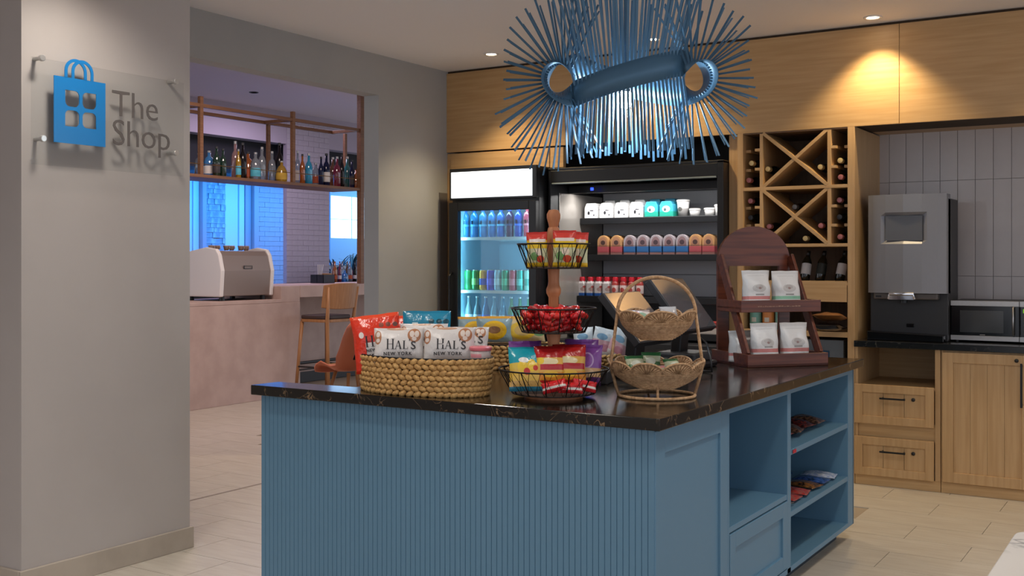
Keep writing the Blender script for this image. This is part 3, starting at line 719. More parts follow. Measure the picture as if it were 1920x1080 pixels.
def hals(root, hf, x, z, size):
    b = serif_hals(size); b.v = [(x+a, -hf(x+a, z+c)-.0022, z+c) for a, c, _ in b.v]
    b.build('brand_lettering', mat('ink_222126', '#222126', .5), root)

# ================================================================== ISLAND: OVAL BASKET OF CHIPS
def woven_basket(name, label, cx, cy, rx_, ry_, h, rows, rotz=0, taper=.93, mt=STRAW, z=ZC, rim=True, group=None):
    t = thing(name, label, 'basket', (cx, cy, z), rotz, group)
    rr = h/rows/2
    for r in range(rows):
        zc = rr+r*h/rows; k = taper+(1-taper)*(r+.5)/rows
        a, bb = (rx_-rr)*k, (ry_-rr)*k
        b = MB(); n = max(18, int(2*PI*math.sqrt((a*a+bb*bb)/2)/.026))
        for i in range(n):
            q = 2*PI*(i+.5*(r % 2))/n; p = Vector((a*math.cos(q), bb*math.sin(q), zc))
            tan = Vector((-a*math.sin(q), bb*math.cos(q), 0)).normalized(); nor = Vector((0, 0, 1)).cross(tan)*-1
            R = Matrix((tan, nor, Vector((0, 0, 1)))).transposed()
            R = R @ Matrix.Rotation(.38*(1 if r % 2 else -1)+random.uniform(-.1, .1), 3, 'Y')
            b.blob(p, (.0195, rr*.95, rr*1.12*random.uniform(.9, 1.08)), R, 7, 5)
        b.build('rope_course', mt, t, smooth=True)
    MB().lathe([(.001, .004), (1, .004), (1, .012), (.001, .012)], 32, sx=(rx_-rr)*taper, sy=(ry_-rr)*taper, cap=False).build('bottom', mt, t)
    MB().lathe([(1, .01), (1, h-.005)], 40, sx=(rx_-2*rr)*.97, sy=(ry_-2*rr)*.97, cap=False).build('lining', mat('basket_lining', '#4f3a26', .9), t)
    if rim:
        pts = [((rx_-rr)*math.cos(2*PI*i/48), (ry_-rr)*math.sin(2*PI*i/48), h) for i in range(48)]
        MB().tube(pts, .0035, 6, True).build('rim_wire', WIRE, t, smooth=True)
    return t
BC = Vector((-2.528, 3.394)); BRX, BRY, BH = .308, .176, .142
bk = woven_basket('woven_basket', 'large oval woven straw basket of chip bags at the front of the island', BC.x, BC.y, BRX, BRY, BH, 7)
MB().tube([(-BRX-.002, -.035, BH), (-BRX-.02, -.03, BH-.03), (-BRX-.02, .03, BH-.03), (-BRX-.002, .035, BH)], .004, 6).build('handle', WIRE, bk, smooth=True)
def face(u, v, d):  # point on a measured pixel at a chosen depth
    return at(u, v, d=d)
FACE = YAW   # facing the viewer
red = pmat('chip_bag_red', [(0, '#d8351c'), (.0, '#d8351c'), (.93, '#e24a2a')], [('r', .27, .84, .0, .52, '#dedad6'), ('e', .20, .66, .05, .055, '#e7dcd6'), ('e', .62, .80, .05, .04, '#8a4a3c'), ('e', .76, .80, .05, .04, '#7d4a3e'), ('e', .90, .79, .05, .04, '#6e4a42')], .22, .35)
tealb = pmat('chip_bag_teal', [(0, '#1f85a6'), (.95, '#1b7595')], [('r', .22, .88, .0, .56, '#dedad6'), ('r', .20, .32, .70, .78, '#cfe3e8'), ('e', .60, .80, .06, .05, '#134a5a'), ('e', .76, .80, .06, .05, '#154e5e'), ('e', .90, .80, .06, .05, '#154e5e')], .25, .3)
p = face(714, 672, 4.25)
r = bag('chip_bag', 'red kettle chip bag standing at the left end of the oval basket', 'chip bag', (p.x, p.y, p.z-.05), (-.10, -.12, FACE+.10), .19, .222, .06, red, seed=3, group='chip bags in the oval basket')
hals(r, HF[r.name], -.045, .098, .044)
for s, z, size in (('NEW YORK', .080, .016), ('KETTLE', .052, .026)):
    vs_, fs = text_verts(s, size, 'LEFT', .0004, 1.1); b = MB(); b.add([(-.045+a, -HF[r.name](-.045+a, z+c)-.0022, z+c) for a, c, _ in vs_], fs); b.build('lettering', mat('ink_222126', '#222126', .5), r)
p = face(736, 662, 4.42)
bag('chip_bag', 'second red chip bag tucked behind the front red one', 'chip bag', (p.x, p.y, p.z-.05), (-.12, -.05, FACE-.1), .19, .20, .05, red, seed=8, group='chip bags in the oval basket')
p = face(800, 660, 4.38)
bag('chip_bag', 'teal chip bag standing at the back of the oval basket', 'chip bag', (p.x, p.y, p.z-.05), (-.08, .0, FACE+.02), .195, .215, .06, tealb, seed=5, group='chip bags in the oval basket')
pret = pmat('pretzel_bag', [(0, '#d3cecb'), (.93, '#c9c3c0')], [('e', .80, .78, .13, .20, '#a8714e'), ('e', .755, .82, .045, .10, '#d6c8be'), ('e', .85, .82, .045, .10, '#d6c8be'), ('e', .80, .68, .045, .06, '#d6c8be'), ('e', .085, .72, .07, .20, '#a8714e'), ('e', .085, .80, .04, .08, '#d6cac2'), ('e', .085, .63, .04, .06, '#d6cac2'), ('e', .45, .97, .2, .04, '#b08566')], .35, .3)
for i, (u, v, d, w, h, tilt, rz, lb) in enumerate(((748, 681, 4.16, .195, .135, -.22, .03, 'left white pretzel bag lying at the front of the oval basket'), (842, 681, 4.14, .20, .137, -.22, -.02, 'right white pretzel bag lying at the front of the oval basket'), (794, 670, 4.24, .19, .135, -.32, .02, 'white pretzel bag tucked between the two front ones'), (874, 670, 4.22, .17, .125, -.42, -.1, 'white pretzel bag at the right end behind the front ones'))):
    p = face(u, v, d)
    r = bag('pretzel_bag', lb, 'pretzel bag', p, (tilt, 0, FACE+rz), w, h, .055, pret, seed=20+i, group='pretzel bags in the oval basket')
    hals(r, HF[r.name], -.047, .050, .040)
    vs_, fs = text_verts('NEW YORK', .0175, 'LEFT', .0003, 1.25); b = MB(); b.add([(-.058+a, -HF[r.name](-.058+a, .028+c)-.0022, .028+c) for a, c, _ in vs_], fs); b.build('lettering', mat('ink_222126', '#222126', .5), r)
p = face(901, 683, 4.12)
t = thing('snack_tub', 'small grey snack tub with pink lid at the right of the oval basket', 'tub', p)
MB().lathe([(.036, 0), (.040, .055)], 20).build('cup', pmat('tub_print', [(0, '#9b9090'), (.3, '#b5a8a6')], [('r', .2, .8, .5, .75, '#c77f86')], .4, 0), t, smooth=True)
MB().lathe([(.0415, .053), (.043, .056), (.043, .064), (.039, .068)], 20).build('lid', mat('pink_lid', '#d8707a', .3), t, auto=True)

# second basket with yellow chip bags behind
p = at(972, 640, d=5.15)
woven_basket('woven_basket', 'lower straw basket of yellow chip bags behind the wire stand', p.x, p.y, .235, .15, .115, 6, FACE)
yel = pmat('chip_bag_yellow', [(0, '#8aa0a6'), (.90, '#d0952e')], [('e', .5, .46, .34, .36, '#e5b21c'), ('e', .5, .46, .25, .26, '#d8a52a'), ('e', .5, .47, .17, .14, '#8a5f38')], .3, .3)
yel2 = pmat('chip_bag_pale_yellow', [(0, '#c7b083'), (.88, '#d0a04a')], [('e', .45, .45, .32, .34, '#e3bb3a'), ('e', .45, .45, .2, .2, '#c7a562'), ('e', .85, .4, .14, .16, '#6f9a62')], .3, .3)
for i, (u, d, rz, lb, m, w) in enumerate(((890, 5.17, .15, 'left yellow and grey chip bag above the pretzel bags', yel, .16), (927, 5.07, .0, 'middle yellow and grey chip bag with a round yellow badge', yel, .17), (984, 5.08, -.08, 'pale yellow chip bag behind the wire stand', yel2, .19))):
    p = at(u, 640, d=d)
    bag('chip_bag', lb, 'chip bag', (p.x, p.y, p.z-.005), (-.10, 0, FACE+rz), w, .122, .05, m, seed=40+i, group='yellow chip bags in the rear basket')

# ================================================================== THREE TIER WIRE STAND
SC = at(1038, 740, d=4.06); SC.z = ZC
st = thing('tiered_wire_stand', 'three tier stand of black wire baskets on a turned wooden pole', 'display stand', SC)
prof = [(.11, 0), (.11, .012), (.03, .014), (.024, .03), (.022, .10), (.022, .20), (.028, .235), (.022, .25), (.018, .26), (.019, .37), (.027, .385), (.028, .40), (.022, .415), (.020, .43), (.026, .55), (.026, .60), (.021, .628), (.017, .632), (.020, .645), (.0255, .665), (.0255, .68), (.018, .695), (.001, .698)]
MB().lathe(prof, 20).build('pole', BEECH, st, auto=True)
def wire_basket(parent, z0, z1, r0, r1, nr, nm):
    root = MB()
    for r, z in ((r0, z0), ):
        root.tube([(r*math.cos(2*PI*i/40), r*math.sin(2*PI*i/40), z) for i in range(40)], .0022, 6, True)
    o = MB(); o.tube([(r1*math.cos(2*PI*i/40), r1*math.sin(2*PI*i/40), z1) for i in range(40)], .0032, 6, True)
    rim = o.build('basket_rim', WIRE, parent, smooth=True)
    root.build('basket_ring', WIRE, rim, smooth=True)
    for i in range(nr):
        q = 2*PI*(i+.3)/nr
        MB().tube([(r0*math.cos(q), r0*math.sin(q), z0), (r1*math.cos(q), r1*math.sin(q), z1)], .0022, 5).build('basket_rib', WIRE, rim)
    b = MB(); hz = (z1-z0)
    for i in range(nm):
        for s in (-1, 1):
            pts = []
            for k in range(5):
                f = k/4; q = 2*PI*(i+s*f*.9)/nm; r = r0+(r1-r0)*f; pts.append((r*math.cos(q), r*math.sin(q), z0+hz*f))
            b.tube(pts, .0010, 4)
    b.build('basket_mesh', WIRE, rim)
    MB().lathe([(.02, z0), (r0*.99, z0), (r0*.99, z0+.004), (.02, z0+.004)], 32, cap=False).build('basket_floor', mat('basket_floor_wood', '#4a352a', .7), rim)
TB = ((.016, .105, .155, .205, 14, 30), (.242, .330, .118, .158, 12, 26), (.478, .568, .100, .135, 12, 22))
for a in TB: wire_basket(st, *a)
candy1 = pmat('candy_pack_red_yellow', [(0, '#e0b52a'), (.12, '#c9c9a0'), (.52, '#e5bf20'), (.76, '#cf3d33'), (.93, '#b5302b')], [('e', .35, .3, .2, .12, '#6f9a5a'), ('e', .62, .22, .18, .1, '#cf4a2e'), ('e', .55, .42, .16, .1, '#e8d6c0'), ('r', .12, .9, .70, .79, '#e6d9d2')], .3, .3)
for i, (dx, dy, rz, lb) in enumerate(((-.060, -.045, .10, 'red and yellow candy pack left of the pole in the top basket'), (.038, -.055, -.10, 'front red and yellow candy pack right of the pole in the top basket'), (.082, -.020, -.3, 'rightmost red and yellow candy pack in the top basket'), (.052, .03, -.1, 'red and yellow candy pack behind in the top basket'))):
    q = Vector((dx*RX-dy*RY*0+dy*FX, dx*RY+dy*FY))
    bag('candy_pack', lb, 'candy pack', (SC.x+q.x, SC.y+q.y, ZC+.484), (-.04, .03*(i-1), FACE+rz), .078 if i == 0 else .088, .128+.006*(i % 2), .035, candy1, seed=60+i, group='candy packs in the top wire basket')
# small red wrapped candies in the middle basket
cm = [mat('candy_red', '#c81f26', .25), mat('candy_red_bright', '#d8332c', .22), mat('candy_dark_red', '#9c151d', .3)]
cb = MB().lathe([(.002, -.034), (.011, -.030), (.004, -.023), (.0115, -.019), (.013, 0), (.0115, .019), (.004, .023), (.011, .030), (.002, .034)], 8)
cmesh = [cb.mesh('wrapper', m, True) for m in cm]
rnd = random.Random(5)
k = 0
for layer, (rad, zc, num) in enumerate(((.092, .262, 12), (.106, .285, 14), (.120, .307, 16), (.085, .326, 11))):
    for i in range(num):
        q = 2*PI*i/num+layer*.5; rr = rad*(.93 if i % 3 else .72)
        front = (math.cos(q)*rr)*FX+(math.sin(q)*rr)*FY
        t = thing('wrapped_candy', 'small red wrapped candy heaped in the middle wire basket', 'candy', (SC.x+rr*math.cos(q), SC.y+rr*math.sin(q), ZC+zc), group='red wrapped candies in the middle wire basket', rot=(PI/2+rnd.uniform(-.35, .35), rnd.uniform(-.3, .3), q+rnd.uniform(-.5, .5)))
        inst('wrapper', cmesh[k % 3], t); k += 1
# bottom basket bags
tealc = pmat('candy_bag_teal', [(0, '#2a6f86'), (.10, '#c9a05a'), (.22, '#d8b04a'), (.48, '#d9b94e'), (.62, '#1f97a8'), (.95, '#178494')], [('e', .35, .52, .12, .14, '#e6c23a'), ('e', .62, .56, .12, .14, '#e6c23a'), ('e', .48, .42, .09, .08, '#c23a34'), ('e', .72, .5, .07, .06, '#c23a34'), ('e', .4, .68, .14, .06, '#e8e6e0')], .25, .3)
redc = pmat('candy_bag_red', [(0, '#c22a24'), (.15, '#d98a2e'), (.34, '#d9a84a'), (.70, '#b0201f'), (.92, '#8f191a')], [('e', .45, .60, .3, .09, '#e3d3a6'), ('r', .18, .95, .40, .54, '#b2232a'), ('e', .5, .3, .25, .08, '#e5b83a'), ('e', .2, .62, .1, .08, '#e8c83a')], .25, .3)
purc = pmat('candy_bag_purple', [(0, '#5b2f66'), (.2, '#c9a070'), (.42, '#7e4794'), (.9, '#6f3c86')], [('e', .5, .60, .26, .2, '#b79ac6'), ('e', .5, .60, .21, .16, '#8b55a2'), ('e', .5, .3, .3, .12, '#d6b58a')], .25, .3)
for i, (dx, dy, z, rx_, rz, w, h, m, lb) in enumerate((
    (-.098, -.085, .030, -.30, .10, .135, .165, tealc, 'teal and yellow candy bag at the left of the bottom basket'),
    (-.015, -.075, .045, -.22, .06, .115, .150, redc, 'left red and orange candy bag in the bottom basket'),
    (.055, -.060, .045, -.22, -.04, .125, .155, redc, 'right red and orange candy bag in the bottom basket'),
    (.125, -.015, .045, -.15, -.45, .105, .150, purc, 'purple candy bag at the front right of the bottom basket'),
    (.105, .04, .060, -.1, -.2, .13, .150, purc, 'purple candy bag behind at the right of the bottom basket'),
    (-.10, .03, .060, -.15, .3, .13, .145, purc, 'purple candy bag behind the teal one'))):
    q = Vector((dx*RX+dy*FX, dx*RY+dy*FY))
    bag('candy_bag', lb, 'candy bag', (SC.x+q.x, SC.y+q.y, ZC+z), (rx_, 0, FACE+rz), w, h, .045, m, seed=80+i, group='candy bags in the bottom wire basket')
barm = pmat('candy_bar_print', [(0, '#b01c22'), (.3, '#d8d0c8'), (.5, '#c8252a')], (), .22, .3, axis=(0, 2))
for i, (dx, dy, z, rz, ry_) in enumerate(((.0, -.150, .036, -.12, -.25), (.055, -.148, .030, .05, .05), (.105, -.128, .036, .2, .2))):
    q = Vector((dx*RX+dy*FX, dx*RY+dy*FY))
    bag('candy_bar', ['left red candy bar lying at the front of the bottom basket', 'middle red candy bar lying at the front of the bottom basket', 'right red candy bar lying at the front of the bottom basket'][i], 'candy bar', (SC.x+q.x, SC.y+q.y, ZC+z), (-.3, ry_, FACE+rz), .09, .04, .02, barm, seed=100+i, group='candy bars in the bottom wire basket')

# ================================================================== TWO TIER SCALLOPED SEAGRASS BASKET
TC = at(1231, 740, d=4.07); TC.z = ZC
tt = thing('seagrass_basket_stand', 'two tier scalloped seagrass basket stand with a hoop handle', 'basket stand', TC, FACE)
ring = [(.142*math.cos(2*PI*i/44), .142*math.sin(2*PI*i/44), .006) for i in range(44)]
MB().tube(ring, .006, 7, True).build('foot_ring', STRAW2, tt, smooth=True)
for q in (-PI/2-.1, PI/2+.1):
    MB().tube([(.142*math.cos(q), .142*math.sin(q), .006), (.08*math.cos(q), .08*math.sin(q), .07)], .005, 7).build('foot_strut', STRAW2, tt, smooth=True)
for s in (-1, 1):
    MB().tube([(s*.142, 0, .006), (s*.155, 0, .05), (s*.172, 0, .115), (s*.166, 0, .16), (s*.146, 0, .31)], .0062, 7).build('side_post', STRAW2, tt, smooth=True)
pts = [(.146*math.cos(PI*i/24), 0, .31+.135*math.sin(PI*i/24)) for i in range(25)]
MB().tube(pts, .0065, 8).build('hoop_handle', STRAW2, tt, smooth=True)
def bowl(z0, z1, r0, r1, pet, ph, yo=0):
    n = 15; b = MB()
    for i in range(n):
        f = i/(n-1); r = r0+(r1-r0)*math.sin(f*PI/2)**.9; z = z0+(z1-z0)*f
        b.tube([(r*math.cos(2*PI*k/44), r*math.sin(2*PI*k/44)+yo, z) for k in range(44)], (z1-z0)/n*.62, 6, True)
    b.lathe([(.001, z0), (r0, z0)], 24, c=(0, yo, 0), cap=False)
    bw = b.build('bowl', STRAW2, tt, smooth=True)
    pw = PI*r1/pet*1.03; ph_ = .036
    for k in range(pet):
        q = 2*PI*(k+ph)/pet; b = MB(); e = []
        for j in range(13):
            a = PI*j/12; xx = pw*math.cos(a); zz = ph_*math.sin(a)
            qq = q+xx/r1; rr = r1+zz*.45
            pt = (rr*math.cos(qq), rr*math.sin(qq)+yo, z1-.004+zz); e.append(pt)
            qb = q+.25*xx/r1
            b.tube([(r1*math.cos(qb), r1*math.sin(qb)+yo, z1-.006), pt], .0034, 5)
        b.tube(e, .0042, 6)
        # web between the strands
        c0 = (r1*math.cos(q)*.995, r1*math.sin(q)*.995+yo, z1-.004)
        b.add([c0]+e, [(0, j, j+1) for j in range(1, 13)])
        b.build('petal', STRAW2, bw, smooth=True)
bowl(.035, .105, .075, .165, 9, .25)
bowl(.215, .290, .060, .134, 7, .25)
grn = pmat('green_snack', [(0, '#4a7a4e'), (.5, '#b9c0a2'), (.8, '#2f6a40')], [('e', .5, .5, .25, .2, '#d6dccb')], .25, .3)
pal = pmat('pale_snack', [(0, '#b9b2ae'), (.5, '#cfc6c0'), (.8, '#a08d88')], [('e', .5, .5, .28, .2, '#8fae96'), ('r', .1, .4, .6, .8, '#c98a8c')], .25, .3)
for i, (dx, dy, z, rx_, rz, w, m, lb) in enumerate((
    (-.075, -.03, .085, -.5, .3, .075, grn, 'left green snack packet in the lower seagrass bowl'), (-.02, .02, .090, -.35, -.2, .075, grn, 'middle green snack packet in the lower seagrass bowl'),
    (.075, -.02, .080, -.7, .5, .07, grn, 'right green snack packet in the lower seagrass bowl'), (.04, -.05, .075, -1.0, .1, .075, pal, 'pale snack packet lying in the lower seagrass bowl'),
    (-.05, -.02, .268, -.8, .2, .08, pal, 'left pale snack packet in the upper seagrass bowl'), (.02, -.03, .265, -.9, -.25, .08, pal, 'middle pale snack packet in the upper seagrass bowl'), (.06, .02, .268, -.55, .3, .07, pmat('silver_snack', [(0, '#8b8c92'), (.5, '#b5b6ba')], [('r', .2, .8, .3, .5, '#45474f')], .2, .3), 'silver snack packet at the right of the upper seagrass bowl'))):
    q = Vector((dx*RX+dy*FX, dx*RY+dy*FY))
    bag('snack_packet', lb, 'snack packet', (TC.x+q.x, TC.y+q.y, ZC+z), (rx_, 0, FACE+rz), w, .075, .022, m, seed=120+i, group='snack packets in the seagrass bowls')

# ================================================================== TILLS
def pos(label, bl, w, tilt, h, seed):
    t = thing('touch_till', label, 'till', (bl.x, bl.y, ZC))
    z0 = bl.z-ZC
    # screen faces +x, leaning back: local frame built by hand
    ex = Vector((-math.sin(tilt), 0, math.cos(tilt))); nn = Vector((math.cos(tilt), 0, math.sin(tilt))); ey = Vector((0, 1, 0)); o = Vector((0, 0, z0))
    def slab(name, a0, a1, c0, c1, t0, t1, m, parent=t, bevel=.004):
        vs_ = [o+ey*a+ex*c+nn*k for k in (t0, t1) for a, c in ((a0, c0), (a1, c0), (a1, c1), (a0, c1))]
        return MB().add(vs_, [(3,2,1,0),(4,5,6,7),(0,1,5,4),(1,2,6,5),(2,3,7,6),(3,0,4,7)]).build(name, m, parent, bevel=bevel)
    hd = slab('screen_housing', 0, w, 0, h, -.035, 0, DKGREY)
    slab('screen_glass', .006, w-.006, .006, h-.006, 0, .003, mat('till_glass', '#8f9196', .10, .75), hd, .001)
    c = o+ey*w/2+ex*h*.42-nn*.03
    MB().beam(c, (c.x-.02, w/2, .03), .10, .05, up=(1, 0, 0)).build('stand_neck', BLACK, t, bevel=.006)
    MB().box(c.x-.13, c.x+.13, w/2-.13, w/2+.13, 0, .03).build('stand_foot', BLACK, t, bevel=.01)
    MB().box(c.x-.09, c.x+.11, w/2-.11, w/2+.11, .03, .075).build('receipt_unit', DKGREY, t, bevel=.01)
    return t
pos('left touchscreen till leaning back behind the seagrass basket', Vector((-1.985, 4.186, 1.072)), .36, .70, .275, 0)
pos('right taller touchscreen till in front of the chiller', Vector((-1.975, 4.655, 1.098)), .38, .66, .30, 1)
kbp = at(1165, 662, z=ZC+.03)
t = thing('card_terminal', 'flat black card terminal with a blue lit key on the island', 'card terminal', (-2.16, 4.00, ZC), .25)
MB().prism([(-.10, 0), (.12, 0), (.12, .055), (-.10, .035)], -.07, .07, 'xz').build('body', DKGREY, t, bevel=.006)
MB().box(.02, .06, -.03, .0, .052, .0555).build('lit_key', emit('key_blue', '#2c63ff', 1.2), t)
p = at(1335, 700, z=ZC)
t = tag(MB().tube([(p.x-.12, p.y+.12, ZC+.16), (p.x-.05, p.y+.06, ZC+.13), (p.x-.005, p.y, ZC+.06), (p.x, p.y, ZC+.008), (p.x-.05, p.y+.02, ZC+.006), (p.x-.14, p.y+.1, ZC+.006)], .005, 7).build('power_cable', BLACK, smooth=True), 'black cable hanging from the right till to the worktop', 'cable')
# snack basket behind the wire stand on its right
p = at(1122, 655, d=5.0)
woven_basket('woven_basket', 'small straw basket of white and pink bags behind the wire stand', p.x, p.y, .11, .09, .08, 5, FACE, z=ZC, rim=False)
wp = pmat('white_pink_bag', [(0, '#d9d4d2'), (.3, '#d6a9b0'), (.62, '#cfd6da')], [('e', .4, .72, .25, .1, '#7fa6c2'), ('e', .6, .4, .22, .12, '#c98a98')], .3, .3)
for i, (dx, rz, tl) in enumerate(((-.06, .3, -.05), (.0, .1, .25), (.05, -.2, .55))):
    q = Vector((dx*RX, dx*RY))
    bag('chip_bag', ['left', 'middle', 'right leaning'][i]+' white and pink bag in the small straw basket', 'snack bag', (p.x+q.x, p.y+q.y, ZC+.05), (-.1, tl, FACE+rz), .10, .15, .04, wp, seed=140+i, group='white and pink bags in the small basket')

# ================================================================== COFFEE RACK
ca, cb_ = at(1402, 690, z=ZC), at(1553, 685, z=ZC)
ang = math.atan2(cb_.y-ca.y, cb_.x-ca.x); CW = (cb_-ca).length
cr = thing('coffee_rack', 'arched reddish wooden counter rack holding white coffee bags', 'display rack', (ca.x, ca.y, ZC), ang)
D = .36
MB().box(0, CW, 0, D, 0, .015).build('base_board', REDWOOD, cr, bevel=.002)
MB().box(0, CW, 0, .014, .0, .062).build('front_lip', REDWOOD, cr, bevel=.002)
for x0 in (0, CW-.014): MB().box(x0, x0+.014, .014, D, .0, .062).build('side_lip', REDWOOD, cr, bevel=.002)
# arched back board with an open window
k = 20; ow = CW-.03; zt = .68; zs = zt-.17
outer = [(.015, .015), (.015, zs)]+[(CW/2-ow/2*math.cos(PI*i/k), zs+.17*math.sin(PI*i/k)) for i in range(1, k)]+[(CW-.015, zs), (CW-.015, .015)]
b = MB()
top_ = [(CW/2-ow/2*math.cos(PI*i/k), zs+.17*math.sin(PI*i/k)) for i in range(k+1)]
b.prism([(.015, zs-.03)]+top_+[(CW-.015, zs-.03)], D-.04, D-.022, 'xz')
b.box(.015, .075, D-.04, D-.022, .015, zs-.03); b.box(CW-.075, CW-.015, D-.04, D-.022, .015, zs-.03)
b.build('arched_back', REDWOOD, cr)
US = .272
for x0 in (.012, CW-.028):
    b = MB(); b.beam((x0+.008, .045, .055), (x0+.008, D-.05, zs+.02), .016, .05, up=(0, 1, 0)); b.build('slanted_rail', REDWOOD, cr, bevel=.002)
MB().box(-.0, CW, .07, .30, US, US+.012).build('upper_shelf', REDWOOD, cr, bevel=.002)
MB().box(-.0, CW, .062, .074, US-.014, US+.044).build('upper_lip', REDWOOD, cr, bevel=.002)
for x0 in (-.0, CW-.012): MB().box(x0, x0+.012, .074, .30, US-.014, US+.044).build('upper_side_lip', REDWOOD, cr, bevel=.002)
b = MB(); rr_ = random.Random(3); x = .09
while x < CW-.12:
    w = rr_.uniform(.006, .016); b.box(x, x+w, .0612, .062, US+.012, US+.012+rr_.uniform(.002, .006)); x += w+.003
b.build('engraved_script', mat('engraving_pale', '#8a6a58', .7), cr)
cof = [pmat('coffee_bag_%s' % n_, [(0, '#c9c6c4'), (q_, c_), (q_+.09, '#c9c6c4'), (.90, '#c2bfbd')], [('e', .5, .50, .24, .11, '#b3aeab'), ('e', .5, .54, .14, .06, '#a19b98'), ('e', .5, .50, .05, .03, '#8a6f6a'), ('r', .36, .66, q_+.115, q_+.155, '#8b8784'), ('r', .2, .8, .84, .85, '#aaa7a5')], .42, .25) for n_, c_, q_ in (('rose', '#b8716c', .19), ('green', '#7fae92', .19), ('rose_low', '#b8716c', .26))]
for i, (x, y, z, m, w, h, lb) in enumerate(((.112, .115, US+.013, cof[0], .150, .175, 'white coffee bag with rose stripe on the upper rack shelf'), (.275, .115, US+.013, cof[1], .150, .172, 'white coffee bag with green stripe on the upper rack shelf'),
    (.135, .075, .016, cof[2], .150, .190, 'left white coffee bag with rose stripe at the front of the lower rack tray'), (.298, .075, .016, cof[2], .150, .190, 'right white coffee bag with rose stripe on the lower rack tray'), (.055, .16, .016, cof[0], .13, .150, 'white coffee bag half hidden at the left of the lower rack tray'))):
    t = bag('coffee_bag', lb, 'coffee bag', cr.matrix_basis @ Vector((x, y, z)), (-.06, 0, ang), w, h, .075, m, seed=160+i, gus=True, group='coffee bags in the wooden rack')
# what stands on the wine cabinet behind it
for i, (u, c, lb) in enumerate(((1417, '#6fa79a', 'left teal round tin seen through the wooden rack'), (1441, '#d0803c', 'orange round tin seen through the wooden rack'), (1465, '#6fa79a', 'right teal round tin seen through the wooden rack'))):
    p = at(u, 599, y=CY+.09)
    t = thing('snack_tin', lb, 'tin', (p.x, CY+.09, .963), group='tins on the low wine cabinet shelf')
    MB().lathe([(.040, 0), (.040, .135), (.034, .15), (.001, .152)], 18).build('tin', pmat('tin_'+c[1:]+str(i), [(0, c), (.75, '#3c2f2c')], [('r', .3, .7, .3, .5, '#c8c4b8')], .4, 0), t, auto=True)
for i, (dz, m, lb) in enumerate(((0, mat('dark_foil', '#16161b', .15), 'dark glossy snack bag lying flat on the low wine cabinet shelf'), (.062, mat('brown_foil', '#8a5a30', .35, 0, '#5c3a22', 12), 'brown snack bag lying on top of the dark glossy bag'))):
    bag('snack_bag', lb, 'snack bag', (-1.985, CY+.05, .985+dz), (-PI/2+.12, 0, PI+.1*i), .19, .26, .05, m, seed=170+i)
t = thing('safe_box', 'small grey metal box with a blue panel at the bottom of the wine cabinet', 'box', (-2.21, CY+.04, .531))
MB().box(0, .29, 0, .30, 0, .375).build('casing', mat('grey_box', '#5d6369', .45), t, bevel=.004)
MB().box(.06, .2, -.003, 0, .25, .305).build('front_panel', mat('panel_navy', '#1f3f5c', .3), t)
MB().lathe([(.006, 0), (.006, .006)], 10).build('knob', CHROME, t, loc=(.25, 0, .22), rot=(PI/2, 0, 0))

# ================================================================== COFFEE / ICE DISPENSER
x0, x1, yf, yb = -1.778, -1.302, 7.15, 7.52
dp = thing('drink_dispenser', 'large grey drink dispenser with dark lower body on the back counter', 'dispenser', (x0, yf, ZB))
W = x1-x0
MB().box(.0, W, .05, yb-yf, .0, .90).build('body', DKGREY, dp, bevel=.006)
zb, zt2 = .302, .925
def bow(x): return -.045*(1-((x-W/2)/(W/2))**2)
xs = [0, .04, .085, .36*W, .64*W, W-.11, W-.05, W]
wx0, wx1, wz0, wz1 = .084, .366, .612, .812
b = MB()
cols_x = [0, .03, wx0, wx0+.03, (wx0+wx1)/2, wx1-.03, wx1, W-.05, W]
rows_z = [zb, wz0, wz0+.022, wz1-.022, wz1, zt2]
vid = {}
vs_ = []
for j, z in enumerate(rows_z):
    for i, x in enumerate(cols_x):
        rec = .022 if (wx0 < x < wx1 and wz0 < z < wz1) else 0
        vid[i, j] = len(vs_); vs_.append((x, bow(x)+rec, z))
fs = [(vid[i, j], vid[i+1, j], vid[i+1, j+1], vid[i, j+1]) for j in range(len(rows_z)-1) for i in range(len(cols_x)-1)]
b.add(vs_, fs)
nc = len(cols_x)
for j in range(len(rows_z)-1):
    for i, xx in ((0, 0), (nc-1, W)):
        b.add([vs_[vid[i, j]], vs_[vid[i, j+1]], (xx, .12, rows_z[j+1]), (xx, .12, rows_z[j])], [(0, 1, 2, 3)])
for j in (0, len(rows_z)-1):
    for i in range(nc-1):
        b.add([vs_[vid[i, j]], vs_[vid[i+1, j]], (cols_x[i+1], .12, rows_z[j]), (cols_x[i], .12, rows_z[j])], [(0, 1, 2, 3)])
sh = b.build('front_shell', GREY, dp)
MB().box(wx0+.03, wx1-.03, bow(W/2)+.0185, bow(W/2)+.0195, wz0+.022, wz1-.022).build('window', mat('dispenser_window', '#55565c', .35, .0), sh)
b = MB(); b.box(.035, W-.05, -.012, .055, .262, .303); b.build('dispense_head', mat('dispenser_mid', '#57504d', .4), dp, bevel=.008)
b = MB(); b.tube([(.14, -.05, .268), (.145, -.058, .297), (.29, -.058, .297), (.295, -.05, .268)], .011, 8); b.box(.14, .295, -.06, -.04, .262, .296); b.build('dispense_lever', CHROME, dp, auto=True)
MB().lathe([(.022, 0), (.02, .02)], 14).build('nozzle', BLACK, dp, loc=(.217, .01, .24))
MB().prism([(0, 0), (W-.01, 0), (W-.01, .045), (0, .06)], -.04, .06, 'xz').build('drip_tray', BLACKG, dp, bevel=.006)
MB().box(.225, .275, .044, .05, .085, .108).build('badge', BLACKG, dp, bevel=.004)
MB().box(.05, .085, -.014, -.011, .275, .285).build('status_badge', BLACK, sh)

